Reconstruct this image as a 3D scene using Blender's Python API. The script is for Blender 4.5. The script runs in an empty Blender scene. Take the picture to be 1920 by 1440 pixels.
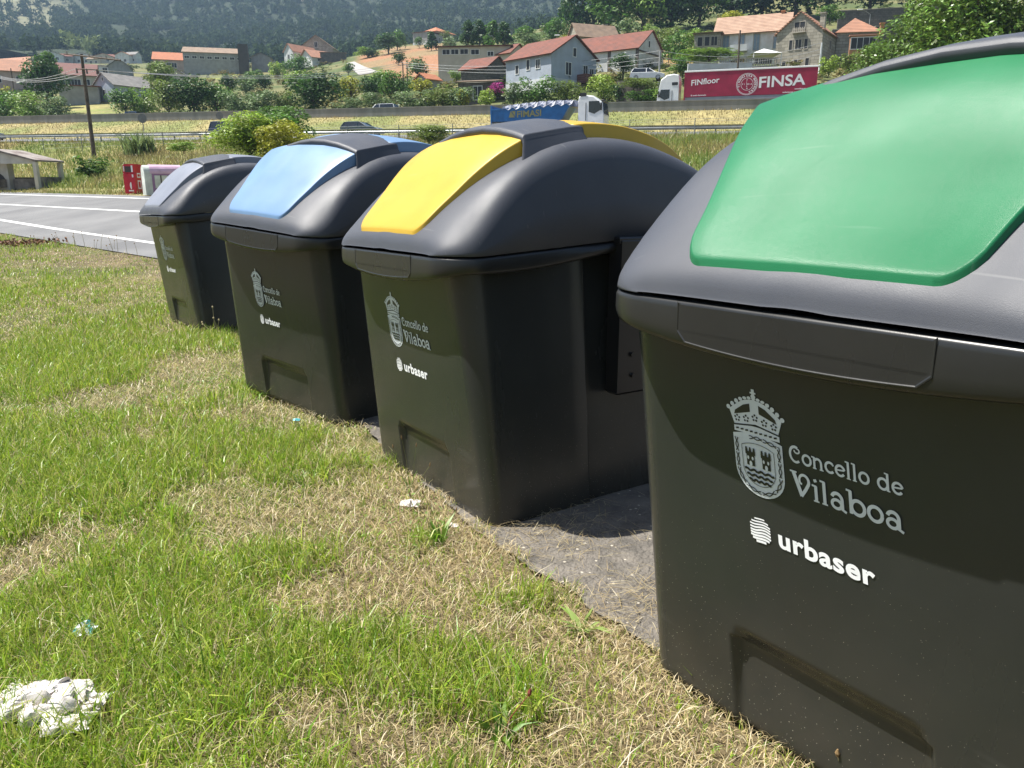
import bpy, bmesh, math, random
import numpy as np
from mathutils import Matrix, Vector, Euler
R = math.radians
random.seed(7); rng = np.random.default_rng(7)
S = bpy.context.scene; COL = S.collection

# ------------------------------------------------------------ camera, sky, sun, exposure
PITCH = R(14.256); FPX = 1442.1; CH = 1.45
cam = bpy.data.cameras.new('camera'); camo = bpy.data.objects.new('camera', cam); COL.objects.link(camo)
camo.location = (0, 0, CH); camo.rotation_euler = (R(90) - PITCH, 0, 0)
cam.sensor_width = 36; cam.lens = FPX / 1920 * 36; cam.clip_start = .05; cam.clip_end = 6000
S.camera = camo
SUN = Vector((-.50, .085, 1.0)).normalized()
w = bpy.data.worlds.new('World'); S.world = w; w.use_nodes = True
nt = w.node_tree; sky = nt.nodes.new('ShaderNodeTexSky'); sky.sky_type = 'NISHITA'; sky.sun_disc = False
sky.sun_elevation = math.asin(SUN.z); sky.sun_rotation = math.atan2(SUN.x, SUN.y); sky.air_density = 1.2; sky.dust_density = 1.5
bg = nt.nodes['Background']; bg.inputs['Strength'].default_value = .065
nt.links.new(sky.outputs[0], bg.inputs['Color'])
sl = bpy.data.lights.new('sun', 'SUN'); sl.energy = 5.0; sl.angle = R(.5); sl.color = (1, .96, .89)
so = bpy.data.objects.new('sun', sl); COL.objects.link(so); so.rotation_euler = SUN.to_track_quat('Z', 'Y').to_euler()
S.view_settings.view_transform = 'Standard'; S.view_settings.look = 'None'; S.view_settings.gamma = 1
S.view_settings.exposure = 1.0
S.cycles.max_bounces = 6; S.cycles.transparent_max_bounces = 6; S.cycles.volume_bounces = 0

# ------------------------------------------------------------ pixel -> world (pixels of the 1920 x 1440 photograph)
def smooth(t): t = np.clip(t, 0, 1); return t * t * (3 - 2 * t)
CP, SP = math.cos(PITCH), math.sin(PITCH)
def P(u, v, D):
    du, dv = (u - 960) / FPX, (v - 720) / FPX
    t = D / (CP - dv * SP)
    return Vector((du * t, D, CH - (SP + dv * CP) * t))
NX, NY = .309, .951                                     # across the motorway
_n = [-200, 56.0, 57.5, 60, 74, 76, 83.4, 84.3, 86.5, 98, 2000]
_z = [5.2, 5.3, 5.38, 5.6, 6.75, 6.9, 9.4, 9.55, 9.6, 9.75, 9.75]
_m = [-200, 6.6, 7.1, 8.9, 11.6, 14.9, 17, 400]
_mz = [0, 0, .03, .2, .7, 1.16, 1.27, 1.27]
_hill = {  # picture column -> [(distance, picture row of the ground)]
    -900: [(110, 238), (150, 205), (180, 167), (230, 145), (420, 125)],
    0: [(110, 238), (150, 205), (180, 167), (230, 145), (420, 118)],
    290: [(110, 236), (150, 200), (200, 160), (270, 137), (420, 118)],
    600: [(110, 225), (160, 180), (220, 150), (300, 127), (335, 124), (420, 122)],
    750: [(110, 210), (150, 165), (200, 137), (300, 90), (330, 85), (420, 92)],
    900: [(105, 200), (150, 152), (200, 115), (300, 76), (420, 76)],
    1030: [(100, 195), (112, 176), (150, 130), (200, 88), (300, 55), (420, 50)],
    1200: [(98, 190), (115, 157), (135, 130), (180, 85), (250, 35), (350, 0), (420, -15)],
    1450: [(96, 178), (122, 126), (150, 100), (172, 76), (220, 30), (300, -20), (420, -60)],
    1700: [(96, 178), (122, 126), (150, 105), (172, 76), (200, 30), (300, -30), (420, -70)],
    3200: [(96, 178), (122, 126), (172, 76), (200, 30), (300, -30), (420, -70)]}
_hk = sorted(_hill); _hkk = np.array([(u - 960) / FPX / 1.03 for u in _hk])
_Ds = np.linspace(90, 440, 176)
_hz = np.array([np.interp(_Ds, [d for d, v in _hill[u]], [P(u, v, d).z for d, v in _hill[u]]) for u in _hk])
def gz(x, y):
    x = np.asarray(x, float); y = np.asarray(y, float)
    n = NX * x + NY * y; s = NY * x - NX * y; m = np.maximum(.66 * x + .75 * y, .40 * n)
    za = np.interp(m, _m, _mz); zb = np.interp(n, _n, _z) - .010 * (np.clip(s, -140, 60) + 45) * smooth((n - 40) / 16)
    b = np.maximum(m - 17, 0); t = np.where(n >= 56, 1, b / (b + np.maximum(56 - n, .01))); z0 = za + (zb - za) * t ** 1.1
    Yc = np.maximum(y, 60.); k = np.clip(x / Yc, _hkk[0], _hkk[-1] - 1e-6)
    i = np.clip(np.searchsorted(_hkk, k) - 1, 0, len(_hkk) - 2); f = (k - _hkk[i]) / (_hkk[i + 1] - _hkk[i])
    d = np.clip((Yc - 90) / 2., 0, 174.999); j = d.astype(int); g = d - j
    zh = (1 - f) * ((1 - g) * _hz[i, j] + g * _hz[i, j + 1]) + f * ((1 - g) * _hz[i + 1, j] + g * _hz[i + 1, j + 1])
    return z0 + (zh - z0) * smooth((n - 93) / 14.)
def G(u, v, far=400):                                   # where the sight line through a pixel meets the ground
    a, b = None, None
    D = 1.2
    while D < far:
        p = P(u, v, D)
        if p.z < float(gz(p.x, p.y)): break
        D *= 1.01
    lo, hi = D / 1.01, D
    for _ in range(25):
        m = (lo + hi) / 2; p = P(u, v, m)
        if p.z < float(gz(p.x, p.y)): hi = m
        else: lo = m
    p = P(u, v, hi); p.z = float(gz(p.x, p.y)); return p
def on(u, D):                                            # ground point at distance D in picture column u
    k = (u - 960) / FPX / 1.03
    for _ in range(6):
        z = float(gz(k * D, D)); dv = -((z - CH) / D); fw = CP + .25 * SP
        # exact: x = du * D / (CP - dvp * SP)
        tanp = (CH - z) / D
        dvp = (tanp * CP - SP) / (CP + tanp * SP)
        k = (u - 960) / FPX / (CP - dvp * SP)
    return Vector((k * D, D, float(gz(k * D, D))))

# ------------------------------------------------------------ materials
M = {}
def mk(name, c, rough=.6, var=.15, scale=4, bump=0, bscale=60, metal=0, spec=.5, c2=None, detail=4, coat=0, isl=0, obj=0):
    m = bpy.data.materials.new(name); m.use_nodes = True; n = m.node_tree.nodes; L = m.node_tree.links
    b = n['Principled BSDF']; b.inputs['Roughness'].default_value = rough; b.inputs['Metallic'].default_value = metal
    b.inputs['Specular IOR Level'].default_value = spec; b.inputs['Coat Weight'].default_value = coat
    tc = n.new('ShaderNodeTexCoord')
    c = tuple(c); d = tuple(c2) if c2 else tuple(max(0, v * (1 - 2 * var)) for v in c)
    e = c if c2 else tuple(min(1, v * (1 + var)) for v in c)
    nz = n.new('ShaderNodeTexNoise'); nz.inputs['Scale'].default_value = scale; nz.inputs['Detail'].default_value = detail
    L.new(tc.outputs['Object'], nz.inputs['Vector'])
    mx = n.new('ShaderNodeMix'); mx.data_type = 'RGBA'; mx.inputs[6].default_value = (*d, 1); mx.inputs[7].default_value = (*e, 1)
    rp = n.new('ShaderNodeMapRange'); rp.inputs[1].default_value = .3; rp.inputs[2].default_value = .7
    L.new(nz.outputs[0], rp.inputs[0]); L.new(rp.outputs[0], mx.inputs[0]); out = mx.outputs[2]
    if isl or obj:
        g = n.new('ShaderNodeNewGeometry'); oi = n.new('ShaderNodeObjectInfo')
        src = g.outputs['Random Per Island'] if isl else oi.outputs['Random']
        hs = n.new('ShaderNodeHueSaturation'); a = isl or obj
        for inp, lo, hi in (('Value', 1 - a, 1 + a), ('Hue', .5 - .03 * a, .5 + .03 * a)):
            r = n.new('ShaderNodeMapRange'); r.inputs[3].default_value = lo; r.inputs[4].default_value = hi
            L.new(src, r.inputs[0]); L.new(r.outputs[0], hs.inputs[inp])
        L.new(out, hs.inputs['Color']); out = hs.outputs[0]
    L.new(out, b.inputs['Base Color'])
    if bump:
        nb = n.new('ShaderNodeTexNoise'); nb.inputs['Scale'].default_value = bscale; nb.inputs['Detail'].default_value = 3
        L.new(tc.outputs['Object'], nb.inputs['Vector']); bp = n.new('ShaderNodeBump'); bp.inputs['Strength'].default_value = bump
        bp.inputs['Distance'].default_value = .02; L.new(nb.outputs[0], bp.inputs['Height']); L.new(bp.outputs[0], b.inputs['Normal'])
    M[name] = m; return m
def attr_mat(name, rough=.8, trans=0, noise=.0, nscale=3, bump=0, bscale=20, spec=.3):
    m = bpy.data.materials.new(name); m.use_nodes = True; n = m.node_tree.nodes; L = m.node_tree.links
    b = n['Principled BSDF']; b.inputs['Roughness'].default_value = rough; b.inputs['Specular IOR Level'].default_value = spec
    a = n.new('ShaderNodeAttribute'); a.attribute_name = 'col'; out = a.outputs['Color']; tc = n.new('ShaderNodeTexCoord')
    if noise:
        nz = n.new('ShaderNodeTexNoise'); nz.inputs['Scale'].default_value = nscale; nz.inputs['Detail'].default_value = 8; nz.inputs['Roughness'].default_value = .7
        L.new(tc.outputs['Object'], nz.inputs['Vector']); r = n.new('ShaderNodeMapRange'); r.inputs[1].default_value = .3; r.inputs[2].default_value = .7
        r.inputs[3].default_value = 1 - noise; r.inputs[4].default_value = 1 + noise
        L.new(nz.outputs[0], r.inputs[0]); hs = n.new('ShaderNodeHueSaturation'); L.new(r.outputs[0], hs.inputs['Value']); L.new(out, hs.inputs['Color']); out = hs.outputs[0]
        if bump:
            bp = n.new('ShaderNodeBump'); bp.inputs['Strength'].default_value = bump; bp.inputs['Distance'].default_value = .05
            nb = n.new('ShaderNodeTexNoise'); nb.inputs['Scale'].default_value = bscale; nb.inputs['Detail'].default_value = 6
            L.new(tc.outputs['Object'], nb.inputs['Vector']); L.new(nb.outputs[0], bp.inputs['Height']); L.new(bp.outputs[0], b.inputs['Normal'])
    L.new(out, b.inputs['Base Color'])
    if trans:
        t = n.new('ShaderNodeBsdfTranslucent'); L.new(out, t.inputs['Color']); mx = n.new('ShaderNodeMixShader'); mx.inputs[0].default_value = trans
        L.new(b.outputs[0], mx.inputs[1]); L.new(t.outputs[0], mx.inputs[2]); L.new(mx.outputs[0], n['Material Output'].inputs[0])
    M[name] = m; return m
def leaf_mat(name, c, trans=.3, isl=.45, rough=.5, obj=.12):
    m = mk(name, c, rough, .25, 2.5, isl=isl, spec=.35); n = m.node_tree.nodes; L = m.node_tree.links
    b = n['Principled BSDF']; t = n.new('ShaderNodeBsdfTranslucent'); src = b.inputs['Base Color'].links[0].from_socket
    L.new(src, t.inputs['Color']); mx = n.new('ShaderNodeMixShader'); mx.inputs[0].default_value = trans
    L.new(b.outputs[0], mx.inputs[1]); L.new(t.outputs[0], mx.inputs[2]); L.new(mx.outputs[0], n['Material Output'].inputs[0]); return m

# ------------------------------------------------------------ mesh helpers
def tag(o, label=None, cat=None, group=None, kind=None):
    if label: o['label'] = label
    if cat: o['category'] = cat
    if group: o['group'] = group
    if kind: o['kind'] = kind
    return o
def empty(name, loc=(0, 0, 0), rz=0):
    o = bpy.data.objects.new(name, None); COL.objects.link(o); o.location = loc; o.rotation_euler = (0, 0, rz); o.empty_display_size = .2; return o
def link(name, me, parent=None, loc=(0, 0, 0), rz=0):
    o = bpy.data.objects.new(name, me); COL.objects.link(o); o.parent = parent; o.location = loc; o.rotation_euler = (0, 0, rz); return o
def npmesh(name, V, F, mats, smooth_=False, col=None, mi=None):
    V = np.asarray(V, np.float32); me = bpy.data.meshes.new(name)
    if isinstance(F, np.ndarray):
        k = F.shape[1]; nf = len(F); me.vertices.add(len(V)); me.vertices.foreach_set('co', V.ravel())
        me.loops.add(nf * k); me.loops.foreach_set('vertex_index', F.astype(np.int32).ravel())
        me.polygons.add(nf); me.polygons.foreach_set('loop_start', np.arange(0, nf * k, k, dtype=np.int32))
        me.update(calc_edges=True)
    else:
        me.from_pydata([tuple(map(float, v)) for v in V], [], [tuple(map(int, f)) for f in F]); me.update()
    for m in (mats if isinstance(mats, (list, tuple)) else [mats]): me.materials.append(M[m] if isinstance(m, str) else m)
    if smooth_: me.polygons.foreach_set('use_smooth', np.ones(len(me.polygons), bool))
    if mi is not None: me.polygons.foreach_set('material_index', np.asarray(mi, np.int32))
    if col is not None:
        a = me.color_attributes.new('col', 'FLOAT_COLOR', 'POINT'); c = np.ones((len(V), 4), np.float32); c[:, :3] = col
        a.data.foreach_set('color', c.ravel())
    return me
class MB:
    def __init__(s): s.v = []; s.f = []; s.m = []; s.mi = 0
    def add(s, V, F):
        b = len(s.v); s.v += [tuple(p) for p in V]; s.f += [tuple(i + b for i in f) for f in F]; s.m += [s.mi] * len(F); return s
    def box(s, c, d, rz=0, taper=1, bev=0):
        x, y, z = (q / 2 for q in d); cs, sn = math.cos(rz), math.sin(rz)
        if bev:
            prof = [(x - bev, y - bev, -z), (x, y, -z + bev), (x, y, z - bev), (x - bev, y - bev, z)]
            V = []; F = []
            for px, py, pz in prof:
                V += [(-px, -py, pz), (px, -py, pz), (px, py, pz), (-px, py, pz)]
            for k in range(3):
                for j in range(4): a = k * 4; F.append((a + j, a + (j + 1) % 4, a + 4 + (j + 1) % 4, a + 4 + j))
            F += [(3, 2, 1, 0), (12, 13, 14, 15)]
        else:
            V = [(sx * x * (taper if sz > 0 else 1), sy * y * (taper if sz > 0 else 1), sz * z) for sz in (-1, 1) for sx, sy in ((-1, -1), (1, -1), (1, 1), (-1, 1))]
            F = [(3, 2, 1, 0), (4, 5, 6, 7)] + [(j, (j + 1) % 4, 4 + (j + 1) % 4, 4 + j) for j in range(4)]
        return s.add([(c[0] + p[0] * cs - p[1] * sn, c[1] + p[0] * sn + p[1] * cs, c[2] + p[2]) for p in V], F)
    def tube(s, pts, r, n=6, cap=True):
        pts = [Vector(p) for p in pts]; rr = r if isinstance(r, (list, tuple)) else [r] * len(pts); V = []; F = []
        up0 = None
        for i, p in enumerate(pts):
            d = (pts[min(i + 1, len(pts) - 1)] - pts[max(i - 1, 0)]).normalized()
            up = Vector((0, 0, 1)) if abs(d.z) < .95 else Vector((1, 0, 0))
            a = d.cross(up).normalized(); b = a.cross(d)
            V += [p + (a * math.cos(2 * math.pi * k / n) + b * math.sin(2 * math.pi * k / n)) * rr[i] for k in range(n)]
        for i in range(len(pts) - 1):
            F += [(i * n + k, i * n + (k + 1) % n, (i + 1) * n + (k + 1) % n, (i + 1) * n + k) for k in range(n)]
        if cap: F += [tuple(range(n - 1, -1, -1)), tuple((len(pts) - 1) * n + k for k in range(n))]
        return s.add(V, F)
    def prism(s, poly, a, b, axis='y'):                    # polygon in the plane across `axis`, extruded from a to b
        n = len(poly); V = []
        for t in (a, b):
            for p, q in poly: V.append({'y': (p, t, q), 'x': (t, p, q), 'z': (p, q, t)}[axis])
        return s.add(V, [tuple(range(n)), tuple(range(2 * n - 1, n - 1, -1))] + [(j, j + n, (j + 1) % n + n, (j + 1) % n) for j in range(n)])
    def grid(s, rows, close=False):
        m = len(rows[0]); V = [p for r in rows for p in r]; F = []
        for i in range(len(rows) - 1):
            for j in range(m if close else m - 1):
                F.append((i * m + j, i * m + (j + 1) % m, (i + 1) * m + (j + 1) % m, (i + 1) * m + j))
        return s.add(V, F)
    def mesh(s, name, mats, sm=False):
        me = npmesh(name, s.v, s.f, mats, sm, mi=s.m); bm = bmesh.new(); bm.from_mesh(me); bmesh.ops.recalc_face_normals(bm, faces=bm.faces); bm.to_mesh(me); bm.free(); return me
    def build(s, name, mats, parent=None, loc=(0, 0, 0), rz=0, sm=False): return link(name, s.mesh(name, mats, sm), parent, loc, rz)
def copy_tree(o, parent=None):
    c = o.copy(); COL.objects.link(c); c.parent = parent
    for ch in list(o.children): copy_tree(ch, c)
    return c
def pchip(xs, ys, x):
    xs = np.array(xs, float); ys = np.array(ys, float); h = np.diff(xs); d = np.diff(ys) / h; m = np.zeros(len(xs))
    m[0], m[-1] = d[0], d[-1]
    for i in range(1, len(xs) - 1):
        if d[i - 1] * d[i] > 0: w1, w2 = 2 * h[i] + h[i - 1], h[i] + 2 * h[i - 1]; m[i] = (w1 + w2) / (w1 / d[i - 1] + w2 / d[i])
    x = np.clip(np.asarray(x, float), xs[0], xs[-1]); i = np.clip(np.searchsorted(xs, x) - 1, 0, len(xs) - 2); t = (x - xs[i]) / h[i]
    return ((1 + 2 * t) * (1 - t) ** 2 * ys[i] + t * (1 - t) ** 2 * h[i] * m[i] + t * t * (3 - 2 * t) * ys[i + 1] + t * t * (t - 1) * h[i] * m[i + 1])
def text_mesh(name, body, size, mat, bold=0, extrude=0, spacing=1, align='LEFT', shear=0):
    c = bpy.data.curves.new(name, 'FONT'); c.body = body; c.size = size; c.offset = bold; c.extrude = extrude; c.space_character = spacing; c.align_x = align; c.shear = shear
    c.resolution_u = 5; o = bpy.data.objects.new('tmp', c); COL.objects.link(o); dg = bpy.context.evaluated_depsgraph_get()
    me = bpy.data.meshes.new_from_object(o.evaluated_get(dg)); bpy.data.objects.remove(o); bpy.data.curves.remove(c)
    me.name = name; me.materials.clear(); me.materials.append(M[mat]); return me
def vnoise(x, y, seed=0):                                  # smooth value noise, 0..1
    r = np.random.default_rng(seed); T = r.random((256, 256)); xi = np.floor(x).astype(int); yi = np.floor(y).astype(int); fx = smooth(x - xi); fy = smooth(y - yi)
    a = T[xi % 256, yi % 256]; b = T[(xi + 1) % 256, yi % 256]; c = T[xi % 256, (yi + 1) % 256]; d = T[(xi + 1) % 256, (yi + 1) % 256]
    return (a * (1 - fx) + b * fx) * (1 - fy) + (c * (1 - fx) + d * fx) * fy
# ------------------------------------------------------------ the waste containers
def plastic(name, c, rough, bump, bscale, spec=.5, dirt=0, speck=0, coat=0, scr=0):
    m = mk(name, c, rough, .06, 3, bump, bscale, spec=spec, coat=coat); n = m.node_tree.nodes; L = m.node_tree.links; b = n['Principled BSDF']
    tc = n.new('ShaderNodeTexCoord')
    # faint roughness blotches from handling and weather
    nz = n.new('ShaderNodeTexNoise'); nz.inputs['Scale'].default_value = 5; nz.inputs['Detail'].default_value = 6
    mp = n.new('ShaderNodeMapping'); mp.inputs['Scale'].default_value = (1, 1, .25); L.new(tc.outputs['Object'], mp.inputs[0]); L.new(mp.outputs[0], nz.inputs['Vector'])
    r = n.new('ShaderNodeMapRange'); r.inputs[1].default_value = .3; r.inputs[2].default_value = .7; r.inputs[3].default_value = rough * .85; r.inputs[4].default_value = rough * 1.2
    L.new(nz.outputs[0], r.inputs[0]); L.new(r.outputs[0], b.inputs['Roughness'])
    src = b.inputs['Base Color'].links[0].from_socket
    if dirt:                                               # dust and splashes on the lower part, with a noisy upper edge
        sx = n.new('ShaderNodeSeparateXYZ'); L.new(tc.outputs['Object'], sx.inputs[0]); r2 = n.new('ShaderNodeMapRange')
        r2.inputs[1].default_value = .62; r2.inputs[2].default_value = .0; r2.inputs[3].default_value = 0; r2.inputs[4].default_value = dirt
        L.new(sx.outputs[2], r2.inputs[0]); nd = n.new('ShaderNodeTexNoise'); nd.inputs['Scale'].default_value = 7; nd.inputs['Detail'].default_value = 7
        L.new(tc.outputs['Object'], nd.inputs['Vector']); mu = n.new('ShaderNodeMath'); mu.operation = 'MULTIPLY'; L.new(r2.outputs[0], mu.inputs[0]); L.new(nd.outputs[0], mu.inputs[1])
        mx = n.new('ShaderNodeMix'); mx.data_type = 'RGBA'; mx.inputs[7].default_value = (.16, .125, .08, 1); L.new(mu.outputs[0], mx.inputs[0]); L.new(src, mx.inputs[6]); src = mx.outputs[2]
    if speck:                                              # stray pale specks
        vo = n.new('ShaderNodeTexVoronoi'); vo.inputs['Scale'].default_value = speck; L.new(tc.outputs['Object'], vo.inputs['Vector'])
        sx2 = n.new('ShaderNodeSeparateXYZ'); L.new(tc.outputs['Object'], sx2.inputs[0]); r4 = n.new('ShaderNodeMapRange')
        r4.inputs[1].default_value = 1.1; r4.inputs[2].default_value = .0; r4.inputs[3].default_value = .035; r4.inputs[4].default_value = .16; L.new(sx2.outputs[2], r4.inputs[0])
        wn = n.new('ShaderNodeTexWhiteNoise'); L.new(vo.outputs['Position'], wn.inputs['Vector']); mm = n.new('ShaderNodeMath'); mm.operation = 'MULTIPLY'
        L.new(wn.outputs['Value'], mm.inputs[0]); L.new(r4.outputs[0], mm.inputs[1])
        p2 = n.new('ShaderNodeMath'); p2.operation = 'POWER'; p2.inputs[1].default_value = 1.5; L.new(mm.outputs[0], p2.inputs[0])
        lt = n.new('ShaderNodeMath'); lt.operation = 'LESS_THAN'; L.new(vo.outputs['Distance'], lt.inputs[0]); p3 = n.new('ShaderNodeMath'); p3.operation = 'MULTIPLY'; p3.inputs[1].default_value = 2.9; L.new(p2.outputs[0], p3.inputs[0]); L.new(p3.outputs[0], lt.inputs[1])
        m2 = n.new('ShaderNodeMix'); m2.data_type = 'RGBA'; m2.inputs[7].default_value = (.26, .245, .20, 1); L.new(lt.outputs[0], m2.inputs[0]); L.new(src, m2.inputs[6]); src = m2.outputs[2]
    if scr:                                                # faded streaks and fine scratches
        mp2 = n.new('ShaderNodeMapping'); mp2.inputs['Rotation'].default_value = (.3, .5, .9); mp2.inputs['Scale'].default_value = (2.2, 60, 14); L.new(tc.outputs['Object'], mp2.inputs[0])
        ns = n.new('ShaderNodeTexNoise'); ns.inputs['Scale'].default_value = 1; ns.inputs['Detail'].default_value = 2; L.new(mp2.outputs[0], ns.inputs['Vector'])
        rs = n.new('ShaderNodeMapRange'); rs.inputs[1].default_value = .70; rs.inputs[2].default_value = .78; rs.inputs[4].default_value = .28 * scr; L.new(ns.outputs[0], rs.inputs[0])
        m3 = n.new('ShaderNodeMix'); m3.data_type = 'RGBA'; m3.inputs[7].default_value = (.45, .45, .43, 1); L.new(rs.outputs[0], m3.inputs[0]); L.new(src, m3.inputs[6]); src = m3.outputs[2]
        nf = n.new('ShaderNodeTexNoise'); nf.inputs['Scale'].default_value = 2.5; nf.inputs['Detail'].default_value = 8; nf.inputs['Roughness'].default_value = .65; L.new(tc.outputs['Object'], nf.inputs['Vector'])
        rf_ = n.new('ShaderNodeMapRange'); rf_.inputs[1].default_value = .35; rf_.inputs[2].default_value = .75; rf_.inputs[4].default_value = .10 * scr; L.new(nf.outputs[0], rf_.inputs[0])
        m4 = n.new('ShaderNodeMix'); m4.data_type = 'RGBA'; m4.inputs[7].default_value = (.32, .30, .26, 1); L.new(rf_.outputs[0], m4.inputs[0]); L.new(src, m4.inputs[6]); src = m4.outputs[2]
    L.new(src, b.inputs['Base Color']); return m
plastic('body_black', (.0265, .029, .028), .24, .012, 300, .42, dirt=.2, speck=120, scr=.12)
plastic('rim_black', (.016, .017, .0175), .3, .012, 300, .45, speck=60, scr=.25)
plastic('lid_grey', (.054, .059, .074), .5, .14, 700, .45, speck=40, scr=.4)
plastic('panel_green', (.008, .16, .06), .34, .22, 900, .4, speck=30, scr=.35)
plastic('panel_yellow', (.54, .345, .028), .42, .05, 380, .4, speck=30, scr=.5)
plastic('panel_blue', (.145, .255, .43), .42, .05, 380, .4, speck=30, scr=.5)
plastic('panel_grey', (.20, .215, .26), .45, .05, 380, .45)
mk('sticker_silver', (.62, .66, .68), .38, .04, 20, metal=.0, spec=.6)
mk('sticker_white', (.85, .86, .87), .4, .02, 20)
mk('sticker_dark', (.017, .018, .016), .35, .02)
mk('steel_black', (.012, .012, .013), .3, .05, spec=.5)

def yface(z): return .045 - .066 * z
def hw(z): return .605 + .005 * z
def xc(z): return .08 - .095 * z                           # the shells lean a little along the row
def sm1(t): t = max(0., min(1., t)); return t * t * (3 - 2 * t)
XS = [-1, -.85, -.72] + [-(.275 + d) / .46 for d in (.02, .008, .002, -.003, -.008, -.014, -.022, -.032, -.045, -.06)] + [-.4, -.2, 0]
XS = XS + [-x for x in reversed(XS[:-1])]
def rrect(hx, yf, yb, r, xs, arcn=9, ys=9, yl=None, fix=False):
    """closed outline: front left to right, right side, back, left side; returns (x, y, nx, ny)"""
    q = []
    for t in xs: q.append((t * (hx - r) if not fix else max(-hx + r, min(hx - r, t * .46 if abs(t) < .99 else t)), yf, 0, -1))
    for k in range(1, arcn + 1): a = -math.pi / 2 + math.pi / 2 * k / (arcn + 1); q.append((hx - r + r * math.cos(a), yf + r + r * math.sin(a), math.cos(a), math.sin(a)))
    side = yl or [yf + r + (yb - yf - 2 * r) * k / ys for k in range(ys + 1)]
    for y in side: q.append((hx, y, 1, 0))
    for k in range(1, arcn + 1): a = math.pi / 2 * k / (arcn + 1); q.append((hx - r + r * math.cos(a), yb - r + r * math.sin(a), math.cos(a), math.sin(a)))
    for t in reversed(xs): q.append((t * (hx - r) if not fix else max(-hx + r, min(hx - r, t * .46 if abs(t) < .99 else t)), yb, 0, 1))
    for k in range(1, arcn + 1): a = math.pi / 2 + math.pi / 2 * k / (arcn + 1); q.append((-hx + r + r * math.cos(a), yb - r + r * math.sin(a), math.cos(a), math.sin(a)))
    for y in reversed(side): q.append((-hx, y, -1, 0))
    for k in range(1, arcn + 1): a = math.pi + math.pi / 2 * k / (arcn + 1); q.append((-hx + r + r * math.cos(a), yf + r + r * math.sin(a), math.cos(a), math.sin(a)))
    return q
YSIDE = [.2, .35, .5, .585, .5905, .5965, .602, .612, .7, .85, 1.0, 1.09, 1.1, 1.104, 1.11, 1.116, 1.25, 1.4]
def body_mesh():
    zs = [.0, .002, .008, .018, .035, .06, .1, .15, .2, .225, .235, .243, .25, .255, .26, .266, .272, .278, .284, .29, .296, .301, .306, .311, .315, .319, .323, .33, .36, .4, .5, .6, .7, .8, .9, 1.0, 1.1, 1.17]
    rows = []
    for z in zs:
        ro = .024; sh = ro - math.sqrt(max(0, ro * ro - max(0, ro - z) ** 2)) if z < ro else 0
        q = rrect(hw(z) - sh, yface(z) + sh, 1.54 + .09 * z - sh, .075 + .055 * min(1, z), [x * 1.0 for x in XS], yl=YSIDE, fix=True); row = []
        for x, y, nx, ny in q:
            if ny < -.99 or ny > .99:
                ax = abs(x); dx = .275 - ax; dz = .318 - z
                if dx > -.02:
                    cz = dz
                    if dx < .05 and dz < .05: cz = min(dz, .05 - math.hypot(.05 - dx, .05 - dz))     # rounded upper corners
                    d = .026 * sm1((min(dx, cz + .3) + .002) / .022) * sm1(cz / .07) * (.45 + .55 * sm1(z / .22))
                    y -= ny * d
            if abs(nx) > .99:
                d = .028 * sm1((y - .589) / .012) * sm1((1.115 - y) / .012); x -= nx * d
            row.append((x + xc(z), y, z))
        rows.append(row)
    b = MB(); b.grid(rows, True); n = len(rows[0])
    b.f.append(tuple(range(n - 1, -1, -1))); b.m.append(0); return b.mesh('body', 'body_black', True)
def zseam(x, y): yy = min(y, 1.6 - y); return 1.188 + .06 * max(0, min(1, yy / .85))
def zrim(x, y):
    yy = min(y, 1.6 - y); f = 1.060 + .045 * min(1.3, (abs(x) / .55) ** 2)
    return f + (zseam(x, y) - .045 - f) * sm1((yy + .02) / .85)
RF, RB, RW, RR, XO = -.135, 1.735, .657, .19, .012
def rim_mesh():
    xs = [i / 14 for i in range(-14, 15)]; q = rrect(RW, RF, RB, RR, xs, 10, 24); rows = []
    for off, f, dz in ((-.10, 0, .012), (-.03, 0, .004), (-.012, 0, 0), (-.005, 0, .004), (-.001, 0, .014), (.001, .35, 0), (.0, .8, 0), (-.001, 1, -.012), (-.006, 1, -.004), (-.03, 1, -.003)):
        row = []
        for x, y, nx, ny in q: a, c = zrim(x, y), zseam(x, y); row.append((x + nx * off + XO, y + ny * off, a + (c - a) * f + dz))
        rows.append(row)
    b = MB(); b.grid(rows, True); return b.mesh('rim', 'rim_black', True)
def plate_mesh():                                          # raised blank on the front of the rim, bright lower ledge
    rows = []; N = 24
    for off, ins in ((.000, -.002), (.0026, -.001), (.0028, .001), (.0012, .003), (.0010, .006)):
        row = []
        X = .308 - ins; pts = [(-X, 1.181 - ins)] + [(-X + .006 * (1 - t) * 0, 1.181 - ins - t * (1.181 - zrim(.3, -.1) - .034)) for t in (.3, .6, .9)]
        for k in range(N + 1):
            x = -X + 2 * X * k / N; e = X - abs(x); r = .022
            z = zrim(x, -.1) + .014 + ins + (r - math.sqrt(max(0, r * r - (r - e) ** 2)) if e < r else 0); pts.append((x, z))
        pts += [(X, z) for _, z in reversed(pts[1:4])] + [(X, 1.181 - ins)]
        rows.append([(x, RF - off, z) for x, z in pts])
    b = MB(); b.grid(rows); last = rows[-1]; n = len(last)
    for i in range(n // 2): b.add([last[i], last[i + 1], last[n - 2 - i], last[n - 1 - i]], [(0, 1, 2, 3)] if i + 1 < n - 2 - i else [(0, 1, 2)])
    return b.mesh('label_plate', 'rim_black')
FX = [-.135, -.131, -.125, -.105, -.05, .06, .2, .32, .53, .72, .87, 1.1, 1.3, 1.45, 1.58, 1.66, 1.705, 1.725, 1.731, 1.735]
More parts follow.
